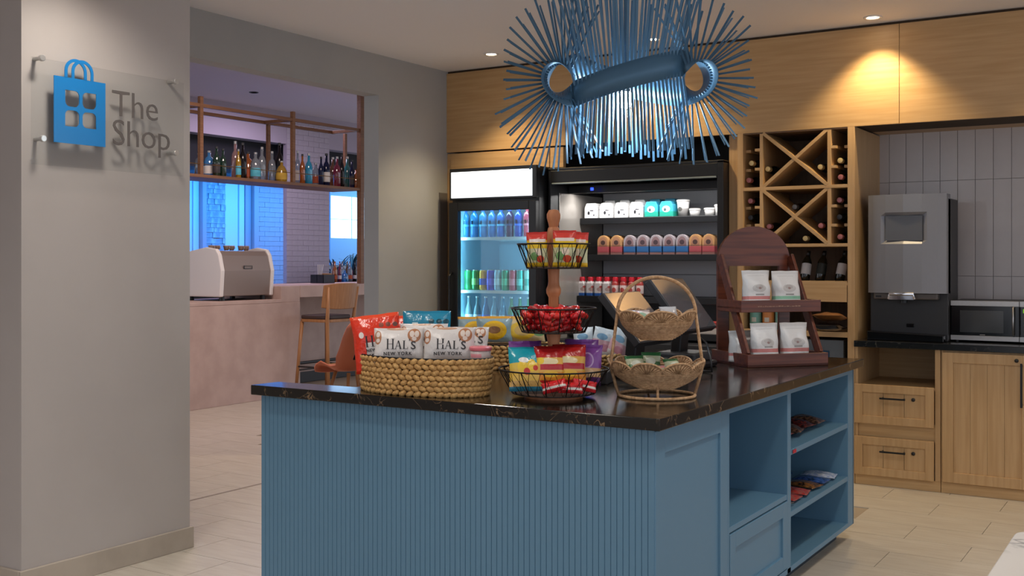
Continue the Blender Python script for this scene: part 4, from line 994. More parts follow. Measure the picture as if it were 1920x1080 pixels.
# ================================================================== MICROWAVE
x0, x1, yf = -1.297, -.775, 7.25
mw = thing('microwave', 'stainless and black microwave oven on the dark back counter', 'microwave', (x0, yf, ZB))
W = x1-x0; z0, z1 = .012, .258
MB().box(.0, W, .02, .38, z0, z1).build('casing', DKGREY, mw, bevel=.006)
dw = .392
dq = MB().box(0, dw, 0, .022, z0, z1).build('door', BLACKG, mw, bevel=.006)
MB().box(.0, dw, -.003, .0, z1-.032, z1).build('door_strip', STEEL, dq, bevel=.001); MB().box(.0, dw, -.003, .0, z0, z0+.030).build('door_strip', STEEL, dq, bevel=.001)
MB().box(.055, .305, -.0015, 0, .062, .198).build('door_window', mat('microwave_window', '#3a3c3f', .12), dq)
MB().tube([(.362, -.003, .05), (.362, -.026, .056), (.362, -.026, .218), (.362, -.003, .224)], .006, 8).build('door_handle', STEEL, dq, smooth=True)
MB().box(.17, .20, -.002, 0, .047, .050).build('maker_badge', mat('badge_silver', '#9a9a9c', .3), dq)
cp = MB().box(dw+.004, W, 0, .022, z0, z1).build('control_panel', BLACKG, mw, bevel=.006)
MB().box(dw+.004, W, -.003, .0, z1-.032, z1).build('panel_strip', STEEL, cp); MB().box(dw+.004, W, -.003, 0, z0, z0+.030).build('panel_strip', STEEL, cp)
MB().box(dw+.022, W-.02, -.001, 0, .188, .212).build('clock_display', emit('clock_green', '#6fae2a', .5), cp)
for r in range(5):
    for c in range(3):
        MB().box(dw+.022+c*.028, dw+.042+c*.028, -.0015, 0, .06+r*.024, .073+r*.024).build('key', mat('mw_key', '#3b3f3d', .4), cp)
for fx_ in (.03, W-.03):
    for fy_ in (.05, .33): MB().lathe([(.012, 0), (.012, .013)], 10).build('foot', BLACK, mw, loc=(fx_, fy_, 0))

# ================================================================== PACKS ON THE ISLAND SHELVES
pk = [mat('pack_foil_%d' % i, c, .22, 0, c2, 70) for i, (c, c2) in enumerate((('#2c1512', '#7d5a42'), ('#1c100e', '#7a2a20'), ('#111116', '#6a6a70'), ('#a8241c', '#8f5a52'), ('#14264f', '#3a5a9a'), ('#c5c8ce', '#7f92b8'), ('#141212', '#8a5a2a'), ('#2c4420', '#7a5a3a')))]
def flat_pack(y, z, x, m, w, h, lb, seed, group, rz=0, tk=.03):
    bag('snack_pack', lb, 'snack pack', (IX1-.02-x, y, z+tk*.55), (-PI/2+.04, 0, -PI/2+PI+rz), w, h, tk, m, seed=seed, group=group)
ORD = ['first', 'second', 'third', 'fourth', 'fifth', 'sixth', 'seventh', 'eighth']
for i, (q, nm_) in enumerate(((7, 'green edged'), (3, 'red'), (0, 'brown'), (1, 'dark red'), (0, 'brown speckled'))):
    flat_pack(4.71+i*.16, .603, .05+.01*(i % 2), pk[q], .125, .17, '%s snack pack, %s in the front row of the upper island shelf' % (nm_, ORD[i]), 200+i, 'packs on the upper island shelf', .15*(i % 3-1), .045)
for i, q in enumerate((1, 2, 1, 2, 6)):
    flat_pack(4.72+i*.15, .603, .24, pk[q], .135, .17, 'dark snack pack, %s in the rear row of the upper island shelf' % ORD[i], 210+i, 'packs on the upper island shelf', .1*(i % 3-1), .06)
for i, (q, nm_) in enumerate(((2, 'black and white'), (3, 'red and white'), (3, 'bright red'), (6, 'black and orange'), (4, 'navy blue'), (5, 'white'))):
    flat_pack(4.70+i*.15, .335, .012, pk[q], .125, .16, '%s snack pack, %s in the front row of the middle island shelf' % (nm_, ORD[i]), 220+i, 'packs on the middle island shelf', .15*(i % 3-1), .024)
for i, q in enumerate((2, 4, 2, 6, 4)):
    flat_pack(4.72+i*.15, .335, .21, pk[q], .135, .17, 'dark snack pack, %s in the rear row of the middle island shelf' % ORD[i], 230+i, 'packs on the middle island shelf', .1*(i % 3-1), .035)
box('price_tag', .002, .0035, 4.655-oy, 4.70-oy, .583, .598, mat('price_red', '#b8243a', .5), isl)

# ================================================================== MARBLE TABLE (corner at the lower right)
mt = thing('marble_table', 'white veined marble table corner at the lower right', 'table', (.2, 2.2, 0))
def rrect(x0, x1, y0, y1, r, k=6):
    out = []
    for cx, cy, a0 in ((x1-r, y0+r, -PI/2), (x1-r, y1-r, 0), (x0+r, y1-r, PI/2), (x0+r, y0+r, PI)):
        for i in range(k+1): a = a0+PI/2*i/k; out.append((cx+r*math.cos(a), cy+r*math.sin(a)))
    return out
MB().prism(rrect(-.575, .575, -.75, .77, .05), .72, .75, 'xy').build('tabletop', MARBLE, mt, bevel=.003)
MB().lathe([(.28, 0), (.28, .015), (.05, .03), (.04, .06), (.04, .70), (.12, .715), (.12, .72)], 24).build('pedestal', BLACK, mt, auto=True)

# ================================================================== WALL SIGN
sg = thing('wall_sign', 'clear acrylic wall sign reading The Shop with a blue shopping bag', 'sign', (-4.22, 2.85, 1.83))
SXO = .045   # panel stands off the wall
def sy(u, v, off=SXO):
    p = at(u, v, x=-4.22+off); return (p.y-2.85, p.z-1.83)
y0, zb_ = sy(63, 307); y1, zt_ = sy(331, 152)
zb_, zt_ = .0, .455; y0, y1 = -.02, .80
MB().box(SXO-.004, SXO, y0, y1, zb_, zt_).build('acrylic_panel', ACRYL, sg)
for u, v in ((76, 109), (327, 153), (78, 260), (327, 287)):
    a, c = sy(u, v)
    MB().lathe([(.009, 0), (.009, SXO+.004), (.014, SXO+.004), (.014, SXO+.016), (.012, SXO+.018), (.001, SXO+.018)], 18).build('standoff', CHROME if False else mat('satin_steel', '#c2c0bd', .28, .6), sg, auto=True, loc=(0, a, c), rot=(0, PI/2, 0))
SB = mat('sign_blue', '#1479bd', .35)
by0, bz1 = sy(100, 141); by1, _ = sy(193, 154); _, bz0 = sy(99, 266)
by1 = by0+.262
bw, bh = by1-by0, bz1-bz0
# bag body with four rounded panes left open
bmx = MB(); x_ = SXO+.001; tck = .004
def flat(poly_list, name, m, x=x_, parent=sg):
    b = MB()
    for p_ in poly_list: b.prism(p_, x, x+tck, 'yz')
    return b.build(name, m, parent)
py0, py1, pz0, pz1 = by0+.055, by1-.048, bz0+.075, bz1-.055
gy, gz = (py0+py1)/2, (pz0+pz1)/2; g = .008
polys = [[(by0, bz0), (by1, bz0), (by1, pz0), (by0, pz0)], [(by0, pz1), (by1, pz1), (by1, bz1), (by0, bz1)], [(by0, pz0), (py0, pz0), (py0, pz1), (by0, pz1)], [(py1, pz0), (by1, pz0), (by1, pz1), (py1, pz1)],
    [(gy-g, pz0), (gy+g, pz0), (gy+g, pz1), (gy-g, pz1)], [(py0, gz-g), (gy-g, gz-g), (gy-g, gz+g), (py0, gz+g)], [(gy+g, gz-g), (py1, gz-g), (py1, gz+g), (gy+g, gz+g)]]
rc = .022
def corner(cy, cz, sy_, sz_):   # filled fillet in a pane corner
    pts = [(cy, cz)]+[(cy+sy_*(rc-rc*math.cos(a)), cz+sz_*(rc-rc*math.sin(a))) for a in [PI/2*i/5 for i in range(6)]]
    return pts
for (a0, a1, c0, c1, mask) in ((py0, gy-g, gz+g, pz1, ((0, 0), (1, 0))), (gy+g, py1, gz+g, pz1, ((0, 0), (1, 0))), (py0, gy-g, pz0, gz-g, ((0, 1), (1, 1))), (gy+g, py1, pz0, gz-g, ((0, 1), (1, 1)))):
    for iy, iz in ((0, 0), (1, 0), (0, 1), (1, 1)):
        inner = (iy == 1) == (a0 == py0); top_half = c0 > gz
        # square only at the far outer corner of the window
        outer_corner = (not inner) and ((iz == 1) == top_half)
        if outer_corner: continue
        polys.append(corner(a0 if iy == 0 else a1, c0 if iz == 0 else c1, 1 if iy == 0 else -1, 1 if iz == 0 else -1))
flat(polys, 'shopping_bag_mark', SB)
for dy, xo in ((-.012, 0), (.022, .0005)):
    cy = (by0+by1)/2-.010+dy; ro, ri = .056, .042; zc = bz1+.030
    o_ = [(cy+ro*math.cos(PI*i/14), zc+ro*math.sin(PI*i/14)) for i in range(15)]; i_ = [(cy+ri*math.cos(PI*i/14), zc+ri*math.sin(PI*i/14)) for i in range(15)]
    b = MB()
    for i in range(14): b.prism([o_[i], o_[i+1], i_[i+1], i_[i]], x_+xo, x_+xo+tck, 'yz')
    for s in (-1, 1): b.prism([(cy+s*ri, bz1-.002), (cy+s*ro, bz1-.002), (cy+s*ro, zc), (cy+s*ri, zc)], x_+xo, x_+xo+tck, 'yz')
    b.build('bag_handle_mark', SB, sg)
INK = mat('sign_grey_letters', '#5f5855', .5)
for s, u, v in (('The', 209, 216), ('Shop', 209, 271)):
    a, c = sy(u, v); vs_, fs = text_verts(s, .172, 'LEFT', -.0012, .98)
    b = MB(); b.add([(x_, a+q, c+r_) for q, r_, _ in vs_], fs); o = b.build('lettering', INK, sg)
    so_ = o.modifiers.new('thick', 'SOLIDIFY'); so_.thickness = .003

# ================================================================== BLUE PENDANT
pc = at(1172, 145, d=4.70)
pd = thing('pendant_lamp', 'blue metal pendant lamp of looped ribbon and radiating slats above the island', 'pendant lamp', pc, YAW)
def ribbon_pt(s):
    """closed figure-of-eight centreline: 0-.25 front strand, .25-.5 right loop, .5-.75 back strand, .75-1 left loop"""
    s %= 1.0
    RL, RR, rad = Vector((-.262, 0, -.012)), Vector((.290, 0, -.004)), .074
    a0 = math.radians(-60); a1 = math.radians(120)
    pL = RL+Vector((rad*math.cos(a0), 0, rad*math.sin(a0))); pR = RR+Vector((rad*math.cos(a1), 0, rad*math.sin(a1)))
    qR = RR+Vector((rad*math.cos(-a1), 0, rad*math.sin(-a1))); qL = RL+Vector((rad*math.cos(-a0), 0, rad*math.sin(-a0)))
    if s < .25:
        t = s/.25; p = pL.lerp(pR, t); p.y = -.13*math.sin(PI*t)**.6; return p, 'f', t, None
    if s < .5:
        t = (s-.25)/.25; a = a1+(-a1-a1)*t; return RR+Vector((rad*math.cos(a), .02*math.cos(PI*t)*-1, rad*math.sin(a))), 'r', t, a
    if s < .75:
        t = (s-.5)/.25; p = qR.lerp(qL, t); p.y = .13*math.sin(PI*t)**.6; return p, 'b', t, None
    t = (s-.75)/.25; b0 = -a0; b1 = 2*PI+a0; a = b0+(b1-b0)*t
    return RL+Vector((rad*math.cos(a), .02*math.cos(PI*t), rad*math.sin(a))), 'l', t, a
def wdir(kind, t):
    k = {'f': 0, 'b': 0, 'r': 1, 'l': 1}[kind]
    m = math.sin(PI*t)**.5 if k else 0
    v = Vector((0, 1, 0))*m+Vector((0, 0, 1))*(1-m)*(1 if kind in 'fb' else 1)
    return v.normalized()
NR = 160; vs_ = []; fs = []
for i in range(NR):
    p, k, t, a = ribbon_pt(i/NR); w = wdir(k, t)
    hw = .057 if k in 'fb' else .050+.022*math.sin(PI*t)
    if k in 'rl' and t > .0:
        # the loops flare like a cuff, wider on the viewer's side
        rd_ = Vector((math.cos(a), 0, math.sin(a)))*math.sin(PI*t); vs_ += [p-w*hw+rd_*.026, p+w*hw-rd_*.012]
    else: vs_ += [p-w*hw, p+w*hw]
for i in range(NR):
    j = (i+1) % NR
    a_, b_, c_, d_ = 2*i, 2*i+1, 2*j+1, 2*j
    if (vs_[a_]-vs_[d_]).length+(vs_[b_]-vs_[c_]).length > (vs_[a_]-vs_[c_]).length+(vs_[b_]-vs_[d_]).length: fs.append((a_, b_, d_, c_))
    else: fs.append((a_, b_, c_, d_))
ro = MB().add(vs_, fs).build('ribbon', PBLUE, pd, smooth=True)
so_ = ro.modifiers.new('thick', 'SOLIDIFY'); so_.thickness = .003
slat = MB().box(-.0050, .0050, -.0012, .0012, 0, 1).mesh('slat', PBLUE)
def place_slat(p, d, ln, n_):
    d = d.normalized(); n_ = (n_-d*n_.dot(d)).normalized(); x = n_.cross(d)*-1
    M_ = Matrix((x, n_, d)).transposed().to_4x4(); M_.translation = p
    o = inst('slat', slat, pd); o.matrix_local = M_ @ Matrix.Diagonal((1, 1, ln, 1))
rn = random.Random(11)
cnt = 0
for i in range(29):      # strands: one slat up, one down, fixed behind the ribbon
    for kind, s0 in (('f', 0), ('b', .5)):
        t = (i+.5)/29
        p, k, t_, a = ribbon_pt(s0+.25*t)
        xx = p.x/.28; yd = -1 if kind == 'f' else 1
        up = Vector((.34*xx+rn.uniform(-.02, .02), .10*yd, 1)); dn = Vector((.12*xx+rn.uniform(-.025, .025), .16*yd, -1))
        nrm = Vector((.2*xx, yd, .0))
        place_slat(p+Vector((0, -yd*.005, .035)), up, .36+rn.uniform(-.03, .05), nrm)
        place_slat(p+Vector((0, -yd*.005, -.035)), dn, .285+rn.uniform(-.02, .03)+.6*p.z, nrm); cnt += 2
for side, s0 in (('r', .25), ('l', .75)):
    for i in range(54):
        t = (i+.5)/54
        p, k, t_, a = ribbon_pt(s0+.25*t)
        rad = Vector((math.cos(a), 0, math.sin(a)))
        row = -1 if i % 2 else 1
        dirv = rad+Vector((0, .28*row, 0)); w = wdir(k, t_)
        ln = .185+.11*abs(math.sin(a))**2+rn.uniform(-.02, .02)+(.05 if side == 'l' and math.sin(a) < -.4 and math.cos(a) < 0 else 0)
        place_slat(p+w*.02*row, dirv, ln, Vector((-math.sin(a), .3*row, math.cos(a))).cross(rad).cross(rad)+Vector((0, 1, .0))); cnt += 1
MB().tube([(0, 0, -.02), (0, 0, CZ-pc.z-.02)], .006, 8).build('stem', PBLUE, pd)
MB().lathe([(.06, 0), (.06, .02), (.02, .03)], 20).build('ceiling_canopy', PBLUE, pd, loc=(0, 0, CZ-pc.z-.03))
MB().lathe([(.022, 0), (.022, .05), (.012, .07)], 14).build('bulb_holder', BLACK, pd, loc=(0, 0, -.065))
MB().blob((0, 0, -.095), (.036, .036, .040), None, 16, 10).build('bulb', emit('bulb_glow', '#f3f8ff', 40), pd, smooth=True)
lamp('bulb_light', 'POINT', (0, 0, -.145), 17, (.80, .92, 1), pd, shadow_soft_size=.03)

# ================================================================== THE BAR BEYOND THE OPENING
XB = -8.05
br = thing('bar_counter', 'pinkish concrete bar counter with raised bar top', 'bar counter', (XB, 7.0, 0))
def qbox(name, x0, x1, y0, y1, z0, z1, m=CONC, parent=br, bevel=.004): return box(name, x0-XB, x1-XB, y0-7.0, y1-7.0, z0, z1, m, parent, bevel)
qbox('front_slab', XB-.10, XB, 4.2, 8.612, 0, .985)
qbox('low_top', XB-.85, XB+.002, 4.2, 8.33, .985, 1.02)
qbox('return_slab', XB-.90, XB-.004, 8.33, 8.612, .985, 1.155); qbox('return_core', XB-.90, XB-.101, 8.33, 8.611, 0, .985)
qbox('recessed_front', -8.95, -8.85, 8.612, 12.4, 0, 1.03)
qbox('raised_top', XB-.95, XB+.0, 8.612, 12.4, 1.03, 1.155)
MB().tube([(-.62, 1.65, .25), (-.62, 5.3, .25)], .018, 10).build('foot_rail', DKGREY, br)
struct(box('baseboard_bar', -8.85, -8.83, 8.612, 12.4, 0, .12, DKGREY))
# espresso machine
em = thing('espresso_machine', 'white and brown steel espresso machine on the bar counter', 'coffee machine', (-8.15, 7.58, 1.021))
side = [(0, .04), (.02, .30), (-.02, .46), (-.06, .515), (-.20, .535), (-.42, .50), (-.60, .46), (-.62, .06), (-.55, .04)]
for y0_, y1_, nm_ in ((0, .05, 'side_panel'), (.69, .735, 'side_panel')):
    MB().prism([(a, c) for a, c in side], y0_, y1_, 'xz').build(nm_, WHITE, em, bevel=.012, seg=3)
MB().prism([(-.012, .045), (.008, .30), (-.032, .45), (-.07, .50), (-.55, .47), (-.55, .045)], .05, .69, 'xz').build('steel_body', mat('brown_steel', '#8d7f78', .35, .3), em, bevel=.008)
lg = MB()
ya, yb_, za, zb2 = .31, .43, .318, .350
for a in ((ya, yb_, za, za+.005), (ya, yb_, zb2-.005, zb2), (ya, ya+.012, za, zb2), (yb_-.005, yb_, za, zb2)): lg.box(.006, .009, *a)
lg.build('maker_mark', BLACK, em)
for a in (.08, .64):
    for c in (-.06, -.5): MB().lathe([(.03, 0), (.025, .05)], 12).build('foot', BLACK, em, loc=(c, a, 0))
for i in range(6):
    t = thing('coffee_cup', ['first', 'second', 'third', 'fourth', 'fifth', 'sixth'][i]+' small cup from the left on top of the espresso machine', 'cup', (-8.40-.03*(i % 2), 7.70+i*.10, 1.021+.505), group='cups on the espresso machine')
    MB().lathe([(.022, 0), (.033, .045), (.035, .05)], 14).build('cup', mat('cup_beige', '#a58f84', .4), t, smooth=True)
    MB().tube([(.03, 0, .04), (.048, 0, .034), (.046, 0, .018), (.026, 0, .012)], .004, 6).build('handle', MATS['cup_beige'], t, smooth=True)
# back bar counter
bb_ = thing('back_bar', 'low dark back bar counter below the bright window', 'counter', (-10.4, 9.5, 0))
MB().box(0, .55, -3.0, 3.2, 0, 1.08).build('body', DKGREY, bb_); MB().box(-.02, .58, -3.0, 3.2, 1.08, 1.12).build('top', COUNTER2, bb_, bevel=.004)
# walls of the bar
bw_ = struct(box('wall_bar', -10.56, -10.5, 10.962, 11.826, 0, 3.45, PLAS))
struct(box('wall_bar_upper', -10.70, -10.5, 4.0, 10.962, 3.015, 3.45, PLAS)); struct(box('wall_bar_upper_end', -10.70, -10.5, 11.826, 16, 3.015, 3.45, PLAS))
BRK = mat('painted_brick', '#b0a8b4', .75, 0, '#a8a0ac', 8, (1, 1, 1), .1, 40)
brm = [MB().box(0, .007, .002, .214, .002, .071).mesh('brick', BRK), MB().box(0, .007, .002, .106, .002, .071).mesh('brick', BRK)]
for r in range(32):
    z = 1.12+r*.073
    if z > 3.38: break
    y = 10.962; first = r % 2 == 1
    while y < 11.82:
        k_ = 1 if first or y+.216 > 11.84 else 0
        first = False
        inst('brick', brm[k_], bw_, (-10.5+random.uniform(-.002, .001), y, z)); y += .108 if k_ else .216
# far wall seen through the window openings: panels, stone and brick lit by blue LED strips
XF = -12.2
wf = struct(box('wall_bar_far', XF-.1, XF, 4, 16.0, 0, 3.45, mat('far_paint', '#c6cdd8', .8)))
bkh = struct(box('ceiling_bulkhead', XF, -10.72, 4, 16.0, 2.62, 3.44, mat('bulkhead_dark', '#191b22', .8)))
def yu(u, x=XF): return at(u, 400, x=x).y
def fpanel(u0, u1, m, th=.03, nm='panel'): return box(nm, XF, XF+th, yu(u0)+.004, yu(u1)-.004, .6, 2.60, m, wf, bevel=.004)
PB = mat('far_panel_white', '#cfd6de', .6); PMv = mat('far_trim_mauve', '#a89aa4', .7)
fpanel(300, 343, PB); fpanel(343, 358, PB); fpanel(358, 369, PB, .05); fpanel(369, 377, PMv, .12); fpanel(420, 445, PB, .02); fpanel(445, 455, PB, .04); fpanel(455, 466, PMv, .06); fpanel(466, 475, PMv, .12)
STN = mat('ledge_stone', '#b4bcc8', .8, 0, '#8a92a0', 10, (1, 1, 1), .3, 30)
y0s, y1s = yu(377), yu(420); rr_ = random.Random(9); z = .9
while z < 2.56:
    hgt = rr_.uniform(.05, .10); y = y0s
    while y < y1s-.02:
        wdt = min(rr_.uniform(.10, .22), y1s-y)
        MB().box(0, rr_.uniform(.02, .042), 0, wdt-.004, 0, hgt-.004).build('stone', STN, wf, loc=(XF, y, z)); y += wdt
    z += hgt
y0s, y1s = yu(475), yu(545); z = .9
r = 0
while z < 2.56:
    y = y0s-(.11 if r % 2 else 0)
    while y < y1s-.05:
        a0_ = max(y, y0s); a1_ = min(y+.22, y1s)
        if a1_-a0_ > .03: MB().box(0, .02+rr_.uniform(0, .006), 0, a1_-a0_-.004, 0, .071).build('brick', BRK, wf, loc=(XF, a0_, z))
        y += .22
    z += .075; r += 1
# bright back-lit panel behind the right-hand opening
bp_ = thing('backlit_panel', 'bright white back-lit panel at the end of the bar', 'light panel', (XF+.02, yu(612), 0))
ywid = yu(690)-yu(612)
MB().box(0, .06, 0, ywid, 1.35, 2.60).build('frame', mat('frame_blue_grey', '#7fa6c4', .5), bp_)
for i in range(2):
    for j in range(2):
        MB().box(.06, .066, .02+i*ywid/2, ywid/2-.005+i*ywid/2, [1.80, 2.12][j], [2.11, 2.50][j]).build('light_pane', emit('backlit_white', '#dff3ff', 1.5), bp_)
lamp('blue_led_left', 'AREA', (-11.2, 11.1, 2.58), 150, (.02, .30, 1), rot=(0, math.radians(38), 0), shape='RECTANGLE', size=.3, size_y=4.4)
lamp('blue_led_right', 'AREA', (-11.2, 14.7, 2.58), 45, (.25, .62, 1), rot=(0, math.radians(38), 0), shape='RECTANGLE', size=.3, size_y=1.6)
# hanging bottle shelf
XS0, XS1, ZS = -8.2, -8.62, 2.262
bs = thing('bottle_shelf', 'slim wooden frame shelf hanging over the bar, lined with bottles', 'shelf', (XS0, 7.0, ZS))
MB().box(XS1-XS0-.02, .02, -.8, 2.80, -.03, 0).build('shelf_board', SHELFW, bs, bevel=.002)
ys = [at(376, 200, x=XS0).y, at(549, 200, x=XS0).y]
for y in ys+[5.9]:
    MB().box(-.02, .02, y-7.02, y-6.98, 0, 3.02-ZS).build('post', SHELFW, bs, bevel=.002)
for u in (503, 647):
    y = at(u, 240, x=XS1).y; MB().box(XS1-XS0-.018, XS1-XS0+.018, y-7.018, y-6.982, 0, 2.94-ZS).build('post', SHELFW, bs, bevel=.002)
y = at(676, 240, x=XS0).y
MB().box(-.03, .03, y-7.03, y-6.97, 1.156-ZS, 3.45-ZS).build('end_post', SHELFW, bs, bevel=.002)
for xx in (0, XS1-XS0):
    MB().box(xx-.016, xx+.016, -1.1, 2.80, 2.915-ZS, 2.95-ZS).build('rail', SHELFW, bs, bevel=.002)
for y in ys+[5.9, 9.76]:
    MB().box(XS1-XS0, 0, y-7.016, y-6.984, 2.915-ZS, 2.95-ZS).build('cross_rail', SHELFW, bs, bevel=.002)
MB().tube([(.012, -.8, .10), (.012, 2.78, .10)], .004, 6).build('guard_rail', mat('brass', '#8a6a3c', .35, .8), bs)
BT = {'tall': [(.030, 0), (.036, .006), (.036, .165), (.028, .20), (.013, .225), (.0125, .29)], 'wide': [(.040, 0), (.046, .006), (.046, .13), (.034, .165), (.014, .185), (.014, .225)], 'squat': [(.045, 0), (.052, .008), (.050, .09), (.03, .125), (.014, .135), (.014, .165)], 'slim': [(.022, 0), (.027, .006), (.027, .17), (.02, .2), (.010, .23), (.0095, .29)]}
BM = {'clear': glassy('spirit_clear', '#c9d3dc', .10, .05, .25), 'blue': glassy('spirit_blue', '#4a9be0', .12, .05, .5), 'cyan': glassy('spirit_cyan', '#1fa4d0', .12, .05, .7), 'green': glassy('spirit_green', '#173a2c', .12, .05, .7), 'dark': mat('spirit_dark', '#120f12', .1), 'amber': glassy('spirit_amber', '#b8641e', .12, .05, .6), 'gold': glassy('spirit_gold', '#c49a2a', .12, .05, .6), 'navy': mat('spirit_navy', '#111a3c', .1), 'maroon': glassy('spirit_maroon', '#7a1c3a', .12, .05, .8), 'teal': glassy('spirit_teal', '#1f7c80', .12, .05, .8), 'brown': glassy('spirit_brown', '#6e4526', .12, .05, .7), 'pink': glassy('spirit_pink', '#c29a9c', .12, .05, .5)}
LBM = {'w': mat('spirit_label_white', '#d9d4cf', .6), 'd': mat('spirit_label_dark', '#3a3436', .6), 'o': mat('spirit_label_orange', '#b5532c', .6), 'c': mat('spirit_label_cyan', '#57b8d0', .6), 'y': mat('spirit_label_yellow', '#c9a33a', .6)}
rows_ = [(373, 287, 'wide', 'clear', None, 'large clear bottle at the left post'), (392, 283, 'wide', 'blue', 'w', 'pale blue bottle with white label'), (406, 275, 'tall', 'green', 'd', 'dark green bottle with tall teal neck'), (418, 279, 'tall', 'green', None, 'plain dark bottle left of the gap'), (441, 265, 'tall', 'pink', None, 'tall pinkish clear bottle'), (447, 280, 'slim', 'gold', 'c', 'slim golden bottle with cyan label'), (455, 268, 'tall', 'dark', None, 'tall dark bottle in the middle cluster'), (465, 285, 'squat', 'amber', 'o', 'squat amber bottle with orange label'), (479, 286, 'wide', 'clear', 'c', 'clear bottle with blue and white label'), (491, 276, 'tall', 'clear', None, 'tall clear bottle left of the rear post'), (510, 284, 'tall', 'clear', None, 'clear bottle right of the rear post'), (524, 268, 'tall', 'dark', None, 'black bottle in front of the bright opening'), (528, 302, 'squat', 'gold', 'y', 'squat yellow bottle below the bright opening'), (558, 283, 'slim', 'clear', 'w', 'slim clear bottle right of the front post'), (567, 289, 'slim', 'amber', None, 'slim amber bottle beside the bright blue one'), (579, 288, 'tall', 'cyan', None, 'bright cyan blue bottle'), (592, 306, 'squat', 'clear', 'o', 'small clear bottle with reddish label'), (602, 294, 'slim', 'navy', None, 'slim navy bottle'), (612, 288, 'tall', 'navy', 'w', 'navy bottle with white label'), (624, 295, 'tall', 'brown', None, 'brown gold bottle'), (632, 294, 'tall', 'maroon', None, 'maroon red bottle'), (641, 290, 'slim', 'dark', None, 'slim black bottle beside the teal one'), (651, 294, 'tall', 'teal', None, 'teal green bottle'), (660, 300, 'slim', 'navy', 'd', 'short navy bottle near the end post'), (668, 316, 'squat', 'amber', None, 'squat orange bottle beside the end post')]
for i, (u, vt, ty, cm_, lb_, lab) in enumerate(rows_):
    xs_ = XS0-.09-(.12 if i % 3 == 1 or i == 11 else 0)
    p = at(u, vt, x=xs_); pr = BT[ty]; h = max(.10, p.z-ZS); k_ = h/pr[-1][1]; wk = min(1.15, max(.85, k_))
    t = thing('spirit_bottle', lab+' on the bar shelf', 'bottle', (xs_, p.y, ZS+.001), group='bottles on the bar shelf')
    MB().lathe([(a*wk, z_*k_*.97) for a, z_ in pr], 14).build('body', BM[cm_], t, smooth=True)
    MB().lathe([(pr[-1][0]*1.15*wk, h*.93), (pr[-1][0]*1.15*wk, h)], 12).build('cap', DKGREY if cm_ in ('dark', 'navy', 'amber', 'green') else STEEL, t, auto=True)
    if lb_: MB().lathe([(pr[1][0]*1.02*wk, h*.12), (pr[1][0]*1.02*wk, h*.42)], 14, cap=False).build('label_wrap', LBM[lb_], t, smooth=True)
# bottles and a plant on the back bar by the bright window, straw box
for i in range(11):
    u = 623+i*4.7; c = ['clear', 'amber', 'dark', 'maroon', 'clear', 'blue', 'brown', 'clear', 'maroon', 'dark', 'clear'][i]
    p = at(u, 500, x=-10.05+.14*(i % 2)); pr = BT[['slim', 'tall', 'squat'][i % 3]]
    t = thing('spirit_bottle', '%s %s bottle on the back bar counted from the bright panel edge' % (['first', 'second', 'third', 'fourth', 'fifth', 'sixth', 'seventh', 'eighth', 'ninth', 'tenth', 'eleventh'][i], c), 'bottle', (-10.05+.14*(i % 2), p.y, 1.121), group='bottles on the back bar')
    MB().lathe(pr, 12).build('body', BM[c], t, smooth=True)
    MB().lathe([(.042 if i % 3 == 2 else .0375 if i % 3 else .028, .05), (.042 if i % 3 == 2 else .0375 if i % 3 else .028, .10)], 12, cap=False).build('label_wrap', [LBM['w'], LBM['o'], LBM['d']][i % 3], t, smooth=True)
def plant(u, lab, seed):
    p = at(u, 480, x=-11.6); rn_ = random.Random(seed)
    t = thing('potted_plant', lab, 'plant', (-11.6, p.y, 1.0)); LEAF = mat('plant_dark', '#1b3f47', .5)
    MB().lathe([(.09, -.2), (.13, .0), (.13, .03), (.11, .03)], 16).build('pot', DKGREY, t, smooth=True)
    for i in range(16):
        q = rn_.uniform(0, 2*PI); ln = rn_.uniform(.5, .85); sp_ = rn_.uniform(.12, .34); b = MB(); prev = None; vs2 = []
        for k in range(7):
            f = k/6; r_ = sp_*f**1.6*1.4; z_ = ln*(f-.35*f**3)
            w_ = .022*math.sin(PI*(.12+.86*f)); c_ = Vector((r_*math.cos(q), r_*math.sin(q), z_)); s_ = Vector((-math.sin(q), math.cos(q), 0))*w_
            vs2 += [c_-s_, c_+s_]
        b.add(vs2, [(2*k, 2*k+1, 2*k+3, 2*k+2) for k in range(6)]); o = b.build('leaf', LEAF, t, smooth=True); o.modifiers.new('thick', 'SOLIDIFY').thickness = .002
plant(630, 'dark leafy plant in front of the back-lit panel, left one', 1); plant(660, 'dark leafy plant in front of the back-lit panel, right one', 2)
struct(box('wall_plant_ledge', -12.0, -11.4, 11.9, 15, 0, .80, DKGREY))
p = at(605, 530, x=-8.75)
sbx = thing('straw_box', 'dark box of straws and napkins on the raised bar top', 'box', (-8.75, p.y, 1.156))
b = MB(); b.box(-.10, .10, -.10, .10, 0, .004); b.box(-.10, .10, -.10, -.095, 0, .10); b.box(-.10, .10, .095, .10, 0, .10); b.box(-.10, -.095, -.1, .1, 0, .10); b.box(.095, .10, -.1, .1, 0, .10); b.box(-.003, .003, -.1, .1, 0, .1)
b.build('box', mat('box_navy', '#1d2431', .5), sbx)
for i in range(4): MB().tube([(-.02, -.06+.015*i, .005), (.0, -.08+.03*i, .22)], .004, 6).build('straw', WHITE, sbx)
MB().box(-.07, .07, .01, .085, .005, .115).build('napkins', mat('napkin', '#b48a66', .8), sbx)

